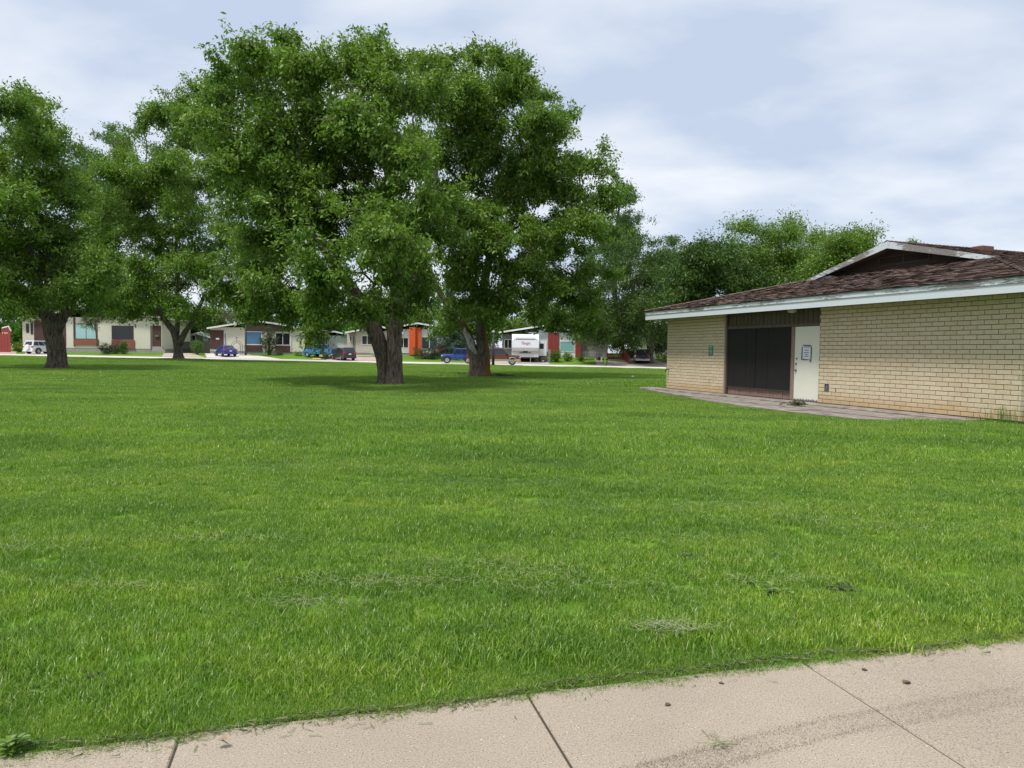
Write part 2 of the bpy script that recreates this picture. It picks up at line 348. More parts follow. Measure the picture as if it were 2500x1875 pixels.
def sidewalk():
    root = thing('sidewalk', None, None, (SP[0], SP[1], 0), SA); del_keys = None
    root['kind'] = 'structure'
    W_, L_ = 2.4, 1.5
    MB().box(-6 * L_, 6 * L_, -W_, -.002, -.18, -.009).build('slab_bed', pm('bed', (.06, .05, .035), (.035, .035, .02), 20, .95), root)
    for k in range(-5, 5):
        b = MB(); x0, x1 = k * L_ + .0055, (k + 1) * L_ - .0055
        b.bev(x0, x1, -W_, 0, -.1, random.uniform(-.002, .002), .006); b.build('slab', M_conc, root)
sidewalk()

# far street, driveways, garden walks
def strip(name, pts, mat, dz, label=None):
    """sheet of quads that follows the ground; pts rows of (x, y) pairs"""
    v = []; f = []
    for a, b in pts:
        for t in np.linspace(0, 1, 5):
            x, y = a[0] + (b[0] - a[0]) * t, a[1] + (b[1] - a[1]) * t; v.append((x, y, gz(x, y) + dz))
    n = len(pts)
    for i in range(n - 1):
        for j in range(4): f.append((i * 5 + j, i * 5 + j + 1, i * 5 + j + 6, i * 5 + j + 5))
    o = MB().add(v, f).build(name, mat, smooth=True); tag(o, kind='structure'); return o
M_road = pm('pale_street', (.60, .56, .49), (.52, .48, .42), .3, .95, coord='World')
M_drive = pm('driveway_concrete', (.44, .40, .35), (.33, .29, .25), .6, .95, coord='World')
M_drivep = pm('pink_driveway', (.46, .31, .27), (.4, .28, .24), .6, .95, coord='World')
strip('street', [((x, 80.0), (x, 91.0)) for x in np.arange(-110, 80, 4.)], M_road, .03)
strip('street_kerb', [((x, 91.0), (x, 91.3)) for x in np.arange(-110, 80, 4.)], M_drive, .12)

# ------------------------------------------------------------------ brick building
def building():
    root = thing('park_building', 'low tan brick building with brown shingle roof, boarded panels and a cream door', 'building', tuple(BO), BA)
    L, D = 12.97, 12.0; P, H = .1016, 2.54
    # --- walls: core behind the bricks
    MB().box(.012, 3.40, .014, .30, -.3, H).box(7.555, L - .014, .014, .30, -.3, H).box(L - .30, L - .014, .30, D, -.3, H).box(.012, .3, .3, D, -.3, H).box(.3, L - .3, D - .3, D, -.3, H).build('mortar_wall', M_mortar, root)
    BL = .3048; gap = .0125
    bme = {}
    def brick_mesh(l):
        key = round(l, 3)
        if key not in bme:
            b = MB(); h, dd, c = P - gap, .10, .004
            # face slightly eased at the edges
            b.add([(0, c, 0), (l, c, 0), (l, c, h), (0, c, h), (c, 0, c), (l - c, 0, c), (l - c, 0, h - c), (c, 0, h - c), (0, dd, 0), (l, dd, 0), (l, dd, h), (0, dd, h)],
                  [(4, 5, 6, 7), (0, 1, 5, 4), (1, 2, 6, 5), (2, 3, 7, 6), (3, 0, 4, 7), (0, 8, 9, 1), (1, 9, 10, 2), (2, 10, 11, 3), (3, 11, 8, 0)])
            o = b.build('brick', M_brick_o); bme[key] = o.data; bpy.data.objects.remove(o)
        return bme[key]
    cells = []
    def wall(u0, u1, end=False):
        for r in range(25):
            x = u0 - (BL / 2 if r % 2 else 0)
            if u0 > 5: x -= .12
            while x < u1 - .02:
                a, b = max(x, u0), min(x + BL - gap, u1)
                if b - a > .03: cells.append((r, a, b))
                x += BL
    wall(0, 3.40); wall(7.555, L)
    camp = np.array([0, 0, CAM_H])
    def size(c):
        r, a, b = c; mid = BO + np.array([*(BU * (a + b) / 2), r * P]); return (b - a) / np.linalg.norm(mid - camp) ** 2
    skip = lambda r, a, b: r in (3, 4) and b > 7.80 and a < 7.93
    cells = [c for c in cells if not skip(*c) or False]
    cells.sort(key=size, reverse=True)
    for r, a, b in cells[:300]:
        o = bpy.data.objects.new('brick', brick_mesh(b - a)); o.location = (a, random.uniform(-.0025, .0025), r * P + gap * .5); link(o, root)
    rest = MB()
    def put(mb, r, a, b, side=False):
        h, c = P - gap, .004; z = r * P + gap * .5; j = random.uniform(-.0025, .0025); t = random.random(); dp = .105 if b > L - .02 and not side else .02
        vs = [(a, c + j, z), (b, c + j, z), (b, c + j, z + h), (a, c + j, z + h), (a + c, j, z + c), (b - c, j, z + c), (b - c, j, z + h - c), (a + c, j, z + h - c), (a, dp + j, z), (b, dp + j, z), (b, dp + j, z + h), (a, dp + j, z + h)]
        if side: vs = [(L - p[1] + .001, p[0], p[2]) for p in vs]
        mb.add(vs, [(4, 5, 6, 7), (0, 1, 5, 4), (1, 2, 6, 5), (2, 3, 7, 6), (3, 0, 4, 7), (0, 8, 9, 1), (1, 9, 10, 2), (2, 10, 11, 3), (3, 11, 8, 0)], t)
    for c in cells[300:]: put(rest, *c)
    for r in range(25):
        x = .112 if r % 2 else .15 + .112
        while x < 8:
            put(rest, r, x, x + BL - gap, True); x += BL
        if r % 2 == 0: put(rest, r, .112, .25, True)
    o = rest.build('brick_courses', M_brick_t, root, tint=True); o['kind'] = 'stuff'
    # socket niche bricks around the outlet
    ni = MB()
    for r in (3, 4):
        put(ni, r, 7.555, 7.785); put(ni, r, 7.945, 8.16)
    ni.build('cut_brick', M_brick_t, root, tint=True)
    # --- recess: posts, header, boards, black panels
    v0 = .09
    MB().box(3.40, 7.555, .22, .30, -.3, H).build('back_wall', M_brown, root)
    MB().box(3.402, 3.44, .0, .22, 0, H).build('corner_trim', pm('pink_trim', (.42, .34, .29), (.3, .22, .18), 9, .8, stretch=(3, 3, .5)), root)
    MB().bev(3.445, 3.50, .05, .219, 0, H - .003, .006).build('post', M_brown, root)
    MB().bev(6.425, 6.555, .045, .219, 0, 2.055, .008).build('post', M_brownw, root, label='weathered post with flaking stain')
    MB().box(3.502, 7.553, .055, .219, 2.06, 2.14).build('header_beam', M_dark, root)
    n = 22; w = (7.553 - 3.502) / n
    for i in range(n):
        MB().bev(3.502 + i * w + .011, 3.502 + (i + 1) * w - .011, .10 + random.uniform(-.003, .003), .219, 2.142, H - .002, .005).build('siding_board', M_dark, root)
    n = 16; w = (6.42 - 3.502) / n
    for i in range(n):
        MB().bev(3.502 + i * w + .005, 3.502 + (i + 1) * w - .005, .11 + random.uniform(-.004, .004), .219, .0, .222, .004).build('skirting_board', M_redwood, root)
    MB().box(3.502, 6.42, .06, .219, .224, .245).build('panel_sill', M_brown, root)
    for a, b in ((3.505, 4.43), (4.43, 4.87), (4.87, 5.42), (5.42, 6.42)):
        MB().box(a + .008, b - .008, .075 + random.uniform(-.004, .004), .14, .247, 2.056).build('boarded_panel', M_black, root)
    # --- door
    dr = MB().bev(6.562, 7.548, .06, .12, .03, 2.05, .004).build('door', M_doorp, root)
    MB().box(6.556, 7.553, .03, .2, 0, .028).build('threshold', M_grey, root)
    hb = MB(); hb.cyl((6.64, .05, 1.02), 'y', .028, .03, 12).cyl((6.64, .05, .83), 'y', .03, .03, 12); hb.tube([(6.64, .035, .82), (6.64, -.005, .83), (6.64, -.005, .95), (6.64, .035, .97)], .009, 8); hb.cyl((6.66, .05, 1.16), 'y', .022, .03, 12)
    hb.build('handle', M_grey, dr, smooth=False)
    for i in range(9):
        x = 6.6 + i * .1 + random.uniform(-.03, .03); MB().add([(x, .0595, .032), (x + .07, .0595, .032), (x + .05, .0595, .05 + .02 * random.random()), (x + .02, .0595, .045 + .02 * random.random())], [(0, 1, 2, 3)]).build('peeled_paint', M_grey, dr)
    # --- outlet, light
    ob = MB(); ob.box(7.79, 7.94, .012, .02, .305, .505); ob.box(7.79, 7.805, -.006, .02, .30, .51).box(7.925, 7.94, -.006, .02, .30, .51).box(7.805, 7.925, -.006, .02, .30, .312).box(7.805, 7.925, -.006, .02, .498, .51)
    ob.build('outlet_box', M_grey, root); MB().cyl((7.87, .005, .38), 'y', .022, .03, 10).tube([(7.87, 0, .4), (7.885, -.02, .43), (7.88, 0, .47)], .008, 6).build('outlet_socket', M_steel, root)
    MB().ball((6.71, -.2, 2.49), .13, 16, 8, (1, 1, .55)).build('light_dome', pm('milk_glass', (.5, .48, .42), (.42, .4, .34), 9, .3), root, smooth=True)
    MB().cyl((6.71, -.2, 2.535), 'z', .15, .04, 20).build('light_base', M_grey, root)
    # spigot at the far corner
    sp = MB(); sp.tube([(.16, 0, .68), (.16, -.10, .68), (.16, -.14, .66), (.16, -.15, .60)], [.018, .018, .02, .022], 8); sp.cyl((.16, -.10, .72), 'z', .008, .06, 8).cyl((.16, -.10, .75), 'z', .04, .014, 10)
    sp.build('spigot', pm('old_brass', (.12, .085, .03), (.06, .045, .02), 20, .5, metal=.6), root)
    # small hole marks on the left brickwork
    MB().cyl((2.66, -.002, .42), 'y', .016, .01, 8).cyl((2.66, -.002, .34), 'y', .014, .01, 8).cyl((2.62, -.002, .30), 'y', .012, .01, 8).build('pipe_stub', M_grey, root)
    # --- eaves
    zf, ov, os_ = 2.795, .60, .55; sf, ss = .24, .26; cx = L / 2
    MB().box(-os_ + .03, L + os_ - .03, -ov + .03, .0, H, H + .02).box(-os_ + .03, 0, 0.0, D, H, H + .02).box(L, L + os_ - .03, 0.0, D, H, H + .02).build('soffit', M_soffit, root)
    fb = [-os_, 2.2, 5.1, 7.9, 10.6, L + os_]
    for a, b in zip(fb, fb[1:]):
        MB().box(a + .002, b - .002, -ov - .012, -ov + .025, 2.49, 2.665).build('fascia_board', M_fascia_low, root)
        MB().box(a + .002, b - .002, -ov - .032, -ov + .02, 2.668, 2.775).build('fascia_board', M_fascia, root)
    MB().box(-os_ - .012, -os_ + .025, -ov + .03, D, 2.49, 2.665).box(-os_ - .032, -os_ + .02, -ov + .03, D, 2.668, 2.775).build('fascia_board', M_fascia_low, root)
    MB().box(L + os_ - .025, L + os_ + .012, -ov + .03, D, 2.49, 2.665).box(L + os_ - .02, L + os_ + .032, -ov + .03, D, 2.668, 2.775).build('fascia_board', M_fascia_low, root)
    MB().box(-os_ - .05, L + os_ + .05, -ov - .055, -ov + .05, 2.777, 2.790).build('drip_edge', M_grey, root)
    # --- roof decks
    ve = -ov - .05; ue = -os_ - .05; zr = zf + ss * (cx - ue); vb = D + .6
    zside = lambda u: zf + ss * (min(u, L - u) - ue); zfront = lambda v: zf + sf * (v - ve)
    vg = 3.40; hw = (zr - zfront(vg)) / ss         # gable rake plane and half width
    vw = vg + .60                                  # gable wall
    hipu = lambda v: ue + sf / ss * (v - ve)
    rb = MB(); t = .03
    rb.add([(ue, ve, zf), (L - ue, ve, zf), (L - hipu(vw), vw, zfront(vw)), (hipu(vw), vw, zfront(vw))], [(0, 1, 2, 3)])
    for sgn in (0, 1):
        q = [(ue, ve, zf), (hipu(vg), vg, zfront(vg)), (cx, vg, zr), (cx, vb, zr), (ue, vb, zf)]
        if sgn: q = [(L - p[0], p[1], p[2]) for p in q]
        rb.add(q, [(0, 1, 2, 3, 4)])
    rb.add([(ue, vb, zf), (cx, vb, zr), (L - ue, vb, zf)], [(0, 1, 2)])
    rf = rb.build('roof', M_under, root)
    # rake underside
    MB().add([(cx - hw, vg, zfront(vg) - .02), (cx, vg, zr - .05), (cx, vw, zr - .05), (cx - hw, vw, zfront(vg) - .02)], [(0, 1, 2, 3)]).add([(cx + hw, vg, zfront(vg) - .02), (cx, vg, zr - .05), (cx, vw, zr - .05), (cx + hw, vw, zfront(vg) - .02)], [(0, 1, 2, 3)]).build('rake_soffit', pm('rake_soffit_paint', (.2, .155, .13), (.15, .115, .1), 4, .8), rf)
    for s in (-1, 1):
        MB().prism([(cx, zr + .01), (cx, zr - .19), (cx + s * (hw - .15), zfront(vg) - .055), (cx + s * (hw + .12), zfront(vg) + .0)], vg - .04, vg).build('barge_board', M_barge, rf)
    MB().box(cx - hw + .1, cx - hw + 1.05, vg + .1, vg + .62, zfront(vg) + .03, zfront(vg) + .10).build('rake_block', M_fascia_low, rf)
    # gable wall with louvred vent
    zb = zfront(vw) - .02; hg = (zr - zb) / ss
    gw = MB().prism([(cx - hg, zb), (cx + hg, zb), (cx, zr - .03)], vw, vw + .05).build('gable_wall', M_brown, rf)
    vz0, vz1, va, vb_ = zb + .13, zb + .42, 5.62, 7.42
    fr = MB(); fr.box(va, vb_, vw - .03, vw + .01, vz0, vz0 + .05).box(va, vb_, vw - .03, vw + .01, vz1 - .04, vz1)
    for u in (va, (va + vb_) / 2 - .02, vb_ - .05): fr.box(u, u + .05, vw - .031, vw + .011, vz0 + .002, vz1 - .002)
    fr.build('vent_frame', pm('vent_frame_paint', (.09, .065, .05), (.07, .05, .04), 8, .7), rf)
    lv = MB()
    for i in range(6):
        z = vz0 + .055 + i * .035; lv.add([(va + .05, vw - .005, z), (vb_ - .05, vw - .005, z), (vb_ - .05, vw - .025, z - .018), (va + .05, vw - .025, z - .018), (va + .05, vw - .003, z + .005), (vb_ - .05, vw - .003, z + .005)], [(0, 1, 2, 3), (4, 5, 2, 3)])
    lv.build('louvre', M_brown, rf)
    # ridge vent box and flashing
    MB().bev(cx + .12, cx + .5, 6.6, 7.1, zr - .2, zr + .03, .02).build('roof_vent', pm('rust_vent', (.17, .07, .05), (.13, .055, .042), 6, .7), rf)
    # --- shingles
    sh = []
    E, SW, TH = .115, .235, .012
    rows = int((vw - ve) / E) + 1
    for r in range(rows):
        v = ve - .02 + r * E; a, b = hipu(max(v, ve)), L - hipu(max(v, ve)); x = a - random.uniform(0, SW)
        while x < b:
            x0, x1 = max(x, a - .03), min(x + SW - .006, b + .03)
            if x1 - x0 > .05 and v < vw - .05: sh.append(('f', r, x0, x1, v))
            x += SW
    vmax = 11.5
    rows = int((cx - ue) / E) + 1
    for r in range(rows):
        uu = ue - .02 + r * E
        vlo = max(ve + (max(uu, ue) - ue) * ss / sf, ve) if uu < hipu(vg) else vg
        y = vlo - random.uniform(0, SW)
        while y < vmax:
            y0, y1 = max(y, vlo - .02), min(y + SW - .006, vmax)
            if y1 - y0 > .05 and uu < cx - .06: sh.append(('s', r, y0, y1, uu))
            y += SW
    def shing_vs(k, l, lift, curl):
        # local: x along the eave, y up the slope, z out of the roof
        hgt = E + .05
        return [(0, 0, lift), (l, 0, lift + curl), (l, hgt, .002), (0, hgt, .002), (0, .004, lift - TH), (l, .004, lift + curl - TH)]
    SF = [(0, 1, 2, 3), (4, 5, 1, 0), (0, 3, 4), (1, 5, 2)]
    nf, ns = math.atan(sf), math.atan(ss)
    def frame(kd, r, p0, v):
        if kd == 'f': return Matrix.Translation((p0, v, zfront(v) + .003)) @ Matrix.Rotation(nf, 4, 'X')
        u = L - v
        return Matrix.Translation((u, p0, zf + ss * (v - ue) + .003)) @ Matrix.Rotation(R(90), 4, 'Z') @ Matrix.Rotation(ns, 4, 'X')
    def dist(s):
        return (s[2] - 13.4) ** 2 + (s[4] + .6) ** 2 * 4 + (1e6 if s[0] == 's' else 0)
    sh.sort(key=dist); bank = []
    for i in range(10):
        o = MB().add(shing_vs(0, SW - .006, TH + random.uniform(0, .012), random.uniform(-.006, .006)), SF).build('shingle', M_shing_o); bank.append(o.data); bpy.data.objects.remove(o)
    jm = MB()
    for i, s in enumerate(sh):
        kd, r, a, b, v = s; M_ = frame(kd, r, a, v)
        if random.random() < .02: continue
        if i < 300 and b - a > SW - .01:
            o = bpy.data.objects.new('shingle', random.choice(bank)); link(o, rf); o.matrix_local = M_ @ Matrix.Translation((0, random.uniform(-.012, .012), 0))
        else:
            vs = [M_ @ Vector((p[0], p[1] + random.uniform(-.008, .008), p[2])) for p in shing_vs(0, b - a, TH + abs(random.gauss(0, .009)), random.gauss(0, .006))]
            jm.add(vs, SF, random.random())
    o = jm.build('shingle_courses', M_shing_t, rf, tint=True); o['kind'] = 'stuff'
    # left slope and back get shingle courses as low steps
    st = MB()
    for r in range(int((cx - ue) / E)):
        u = ue + r * E; vlo = ve + (u - ue) * ss / sf if u < hipu(vg) else vg
        z0, z1 = zf + ss * (u - ue), zf + ss * (u + E - ue)
        st.add([(u, vlo, z0 + .016), (u, vb, z0 + .016), (u + E, vb, z1 + .003), (u + E, vlo, z1 + .003)], [(0, 1, 2, 3)], random.random())
    st.build('shingle_courses', M_shing_t, rf, tint=True)['kind'] = 'stuff'
    # hip and ridge caps
    cap = MB()
    for s in (0, 1):
        n = 22
        for i in range(n):
            v = ve + (vg - ve) * i / n; u = hipu(v); z = zfront(v); u2 = hipu(v + (vg - ve) / n * 1.2); v2 = v + (vg - ve) / n * 1.2; z2 = zfront(v2)
            q = [(u - .11, v + .02, z + .03 + .008), (u, v - .02, z + .06), (u + .13, v - .03, z + .03), (u2 + .12, v2, z2 + .025), (u2, v2, z2 + .045), (u2 - .1, v2 + .03, z2 + .025)]
            if s: q = [(L - p[0], p[1], p[2]) for p in q]
            cap.add(q, [(0, 1, 4, 5), (1, 2, 3, 4)], random.random())
    v = vg - .05
    while v < vb:
        cap.add([(cx - .14, v, zr - .01), (cx, v, zr + .045), (cx + .14, v, zr - .01), (cx + .14, v + .2, zr - .02), (cx, v + .2, zr + .03), (cx - .14, v + .2, zr - .02)], [(0, 1, 4, 5), (1, 2, 3, 4)], random.random()); v += .16
    cap.build('ridge_cap', M_shing_t, rf, tint=True)
    return root
bld = building()

def bloc(u, v, z=0):
    p = BU * u + BV * v; return (BO[0] + p[0], BO[1] + p[1], BO[2] + z)
def plan(mb, poly, z0, z1):
    n = len(poly); mb.add([(x, y, z0) for x, y in poly] + [(x, y, z1) for x, y in poly], [tuple(range(n)), tuple(range(n, 2 * n))] + [(i, (i + 1) % n, (i + 1) % n + n, i + n) for i in range(n)]); return mb
def apron():
    root = thing('concrete_apron', None, None, tuple(BO), BA); root['kind'] = 'structure'
    random.seed(11)
    for a, b in zip([-.9, 1.6, 4.1, 6.6, 9.1], [1.6, 4.1, 6.6, 9.1, 12.3]):
        MB().bev(a + .006, b - .006, -.60, -.004, -.3, random.uniform(-.012, -.004), .012).build('slab', M_slab, root)
        c0, c1 = a + .006, b - .006; ed = lambda u: min(-.62, float(np.interp(u, AP_U, AP_V)) - .06); us = np.linspace(c0, c1, 6)
        if min(ed(u) for u in us) < -.7: plan(MB(), [(c0, -.612), (c1, -.612)] + [(u, max(ed(u), -1.55)) for u in us[::-1]], -.3, random.uniform(-.05, -.038)).build('slab', M_slab, root)
        if ed((c0 + c1) / 2) < -1.6: plan(MB(), [(c0, -1.562), (c1, -1.562)] + [(u, min(ed(u), -1.58)) for u in us[::-1]], -.3, random.uniform(-.066, -.055)).build('slab', M_slab, root)
apron()
def on_building(name, label, cat, u, z, w, h, mat, v=-.006):
    r = thing(name, label, cat, bloc(u, v, z), BA); return r
def signs():
    r = on_building('wall_sign', 'small green notice plate with pale lettering on the left brickwork', 'sign', 2.71, 1.38, 0, 0, None)
    MB().box(-.12, .12, -.008, .003, -.16, .17).build('plate', pm('sign_green', (.045, .15, .085), (.06, .18, .11), 8, .5), r)
    m_ = pm('sign_pale', (.36, .52, .42), (.3, .45, .36), 8, .6); b = MB()
    for z, x0, x1 in ((.135, -.09, .09), (.08, -.08, .06), (.0, -.07, .07), (-.045, -.07, .08), (-.1, -.04, .05)): b.box(x0, x1, -.0105, -.0085, z - .014, z + .014)
    b.build('print_line', m_, r)
    r = on_building('paper_notice', 'white paper notice held with dark tape on the cream door', 'notice', 7.04, 1.33, 0, 0, None, v=.052)
    MB().box(-.15, .15, -.003, .006, -.17, .19).build('paper', pm('paper', (.72, .73, .76), (.66, .68, .72), 5, .8), r)
    t = MB()
    t.add([(-.19, -.005, .16), (-.155, -.005, .16), (-.16, -.005, -.19), (-.2, -.005, -.2)], [(0, 1, 2, 3)]).add([(.155, -.005, .17), (.195, -.005, .15), (.175, -.005, -.27), (.145, -.005, -.25)], [(0, 1, 2, 3)])
    t.add([(-.17, -.0055, .19), (-.13, -.0055, .215), (.15, -.0055, .205), (.18, -.0055, .17)], [(0, 1, 2, 3)]).add([(-.2, -.0055, -.2), (-.14, -.0055, -.17), (.06, -.0055, -.185), (.06, -.0055, -.2)], [(0, 1, 2, 3)]).add([(.07, -.006, -.16), (.1, -.006, -.175), (.17, -.006, -.24), (.15, -.006, -.25)], [(0, 1, 2, 3)])
    t.build('tape', pm('dark_tape', (.05, .06, .045), (.09, .1, .07), 30, .5), r)
    b = MB()
    for z, w in ((.155, .12), (.07, .085), (.0, .1), (-.045, .04), (-.095, .09)): b.box(-w, w * .9, -.0045, -.0032, z - .012, z + .010)
    b.build('print_line', pm('print_ink', (.12, .12, .2), (.18, .18, .26), 60, .8), r)
signs()

# ------------------------------------------------------------------ trees
def grow(stems, targets, w=.18, eligible_from=0.0, seg=.9, seed=0, sag=.0):
    """stems: polylines of the trunk; every target gets joined to the nearest bough. Returns nodes, parents"""
    r_ = np.random.default_rng(seed); P = []; par = []; pl = []; ok = []; fixed = []
    for st in stems:
        prev = st[0] if isinstance(st[0], int) else -1
        pts = st[1:] if isinstance(st[0], int) else st
        for i, p in enumerate(pts):
            p = np.array(p, float)
            if prev >= 0: d = np.linalg.norm(p - P[prev]); pl.append(pl[prev] + d)
            else: pl.append(0.)
            P.append(p); par.append(prev); ok.append(p[2] >= eligible_from); fixed.append(True); prev = len(P) - 1
    n0 = len(P); cap = n0 + len(targets) * 14; A = np.zeros((cap, 3)); A[:n0] = P; PL = np.zeros(cap); PL[:n0] = pl; OK = np.zeros(cap, bool); OK[:n0] = ok
    par = par + [0] * (cap - n0); n = n0; tips = []
    top = A[:n0][OK[:n0]].mean(0)
    for t in targets[np.argsort(np.linalg.norm(targets - top, axis=1))]:
        d = np.linalg.norm(A[:n] - t, axis=1); sc = np.where(OK[:n], d + w * PL[:n] + .6 * np.maximum(0, A[:n, 2] - t[2] - .3 * d), 1e9); j = int(np.argmin(sc)); dd = d[j]
        k = max(1, int(math.ceil(dd / seg))); a = A[j].copy(); side = r_.normal(size=3) * .10 * dd; up = np.array([0, 0, .12 * dd])
        for i in range(1, k + 1):
            f = i / k; q = a + (t - a) * f + (side + up) * math.sin(math.pi * f) * .8
            if n >= cap: break
            A[n] = q; par[n] = j; PL[n] = PL[j] + np.linalg.norm(q - A[j]); OK[n] = True; j = n; n += 1
        tips.append(j)
    return A[:n], np.array(par[:n]), n0, np.array(tips)
def limb_mesh(A, par, n0, r_tip, r_pow, r_cap, mat, parent, skip_trunk=True, n_thick=6):
    n = len(A); cnt = np.ones(n)
    kids = np.zeros(n, int)
    for i in range(n - 1, 0, -1):
        if par[i] >= 0: cnt[par[i]] += cnt[i] if kids[par[i]] >= 0 else 0
    # tips only
    leafn = np.zeros(n)
    has = np.zeros(n, bool)
    for i in range(n):
        if par[i] >= 0: has[par[i]] = True
    leafn[~has] = 1
    for i in range(n - 1, 0, -1):
        if par[i] >= 0: leafn[par[i]] += leafn[i]
    rad = np.minimum(r_tip * leafn ** r_pow, r_cap)
    V = []; Fq = []; base = 0
    for i in range(n0, n):
        p = par[i]; a, b = A[p], A[i]; t = b - a; l = np.linalg.norm(t)
        if l < 1e-4: continue
        t = t / l; ra, rb = min(rad[p], rad[i] * 1.25), rad[i]; k = 6 if rb > .05 else (4 if rb > .02 else 3)
        x = np.cross(t, [0, 0, 1.]); 
        if np.linalg.norm(x) < 1e-3: x = np.array([1., 0, 0])
        x /= np.linalg.norm(x); y = np.cross(t, x)
        th = np.arange(k) * 2 * math.pi / k
        ring = np.cos(th)[:, None] * x + np.sin(th)[:, None] * y
        V.append(a - t * ra * .3 + ring * ra); V.append(b + ring * rb)
        for j in range(k): Fq.append((base + j, base + (j + 1) % k, base + k + (j + 1) % k, base + k + j))
        base += 2 * k
    return np_mesh('branches', np.concatenate(V), np.array(Fq), mat, parent, smooth=True), rad
def leaf_cloud(tw_a, tw_b, per, size, spread, seed=0, droop=.45, ratio=.4, clump=None):
    """rhombic folded leaves scattered along twigs from tw_a to tw_b"""
    r_ = np.random.default_rng(seed); m_ = len(tw_a); n = m_ * per; k = np.repeat(np.arange(m_), per)
    f = r_.uniform(.05, 1.12, n)[:, None]; c = tw_a[k] + (tw_b[k] - tw_a[k]) * f + r_.normal(size=(n, 3)) * spread * np.array([1, 1, .75])
    tdir = tw_b - tw_a; tdir /= np.linalg.norm(tdir, axis=1)[:, None] + 1e-6
    d = tdir[k] * .6 + r_.normal(size=(n, 3)) * .7; d[:, 2] -= droop; d /= np.linalg.norm(d, axis=1)[:, None]
    nn = r_.normal(size=(n, 3)) * .75; nn[:, 2] += .9; s = np.cross(d, nn); s /= np.linalg.norm(s, axis=1)[:, None] + 1e-6; nn = np.cross(s, d)
    L_ = size * r_.uniform(.65, 1.3, n)[:, None]; w = L_ * ratio * .5
    v = np.empty((n, 4, 3)); v[:, 0] = c - d * L_ * .5; v[:, 1] = c + s * w + nn * w * .35; v[:, 2] = c + d * L_ * .5; v[:, 3] = c - s * w + nn * w * .35
    ct = r_.beta(2.2, 2.2, m_); tint = np.clip(ct[k] * .55 + r_.uniform(0, .45, n), 0, 1)
    return v.reshape(-1, 3), np.arange(n * 4).reshape(n, 4), np.repeat(tint, 4)
def sample_lobes(lobes, n, seed):
    r_ = np.random.default_rng(seed); w = np.array([l[1][0] * l[1][2] for l in lobes]) ** 1.1; w /= w.sum(); out = []
    for (c, r), q in zip(lobes, w):
        k = max(3, int(round(n * q))); d = r_.normal(size=(k, 3)); d /= np.linalg.norm(d, axis=1)[:, None]
        nc = max(2, k // 8); cc = d[:nc] * np.array(r) * (r_.uniform(.12, 1, nc) ** .36)[:, None]; i = r_.integers(0, nc, k); sg = .2 * np.array(r) + .12
        out.append(np.array(c) + cc[i] + r_.normal(size=(k, 3)) * sg * np.array([1, 1, .5]))
    return np.concatenate(out)
def px_lobes(Y, lst, dy, seed, depth=1.0, mirror=True):
    """crown lobes from places in the photo at distance Y, put in front of and behind the trunk alternately"""
    r_ = np.random.default_rng(seed); out = []
    for i, l in enumerate(lst):
        x, y, r = l[:3]; off = l[3] if len(l) > 3 else (dy * r_.uniform(.35, 1.) * (1 if i % 2 else -1))
        Yd = Y + off; rr = r * Yd / F_PX; out.append((px(x, y, Yd), (rr, rr * depth, rr * .92)))
        if len(l) <= 3 and mirror and r > 60:
            Yd2 = Y - off * .8; rr = r * .8 * Yd2 / F_PX; out.append((px(x + r_.uniform(-25, 25), y + r_.uniform(-15, 20), Yd2), (rr, rr * depth, rr * .9)))
    return out
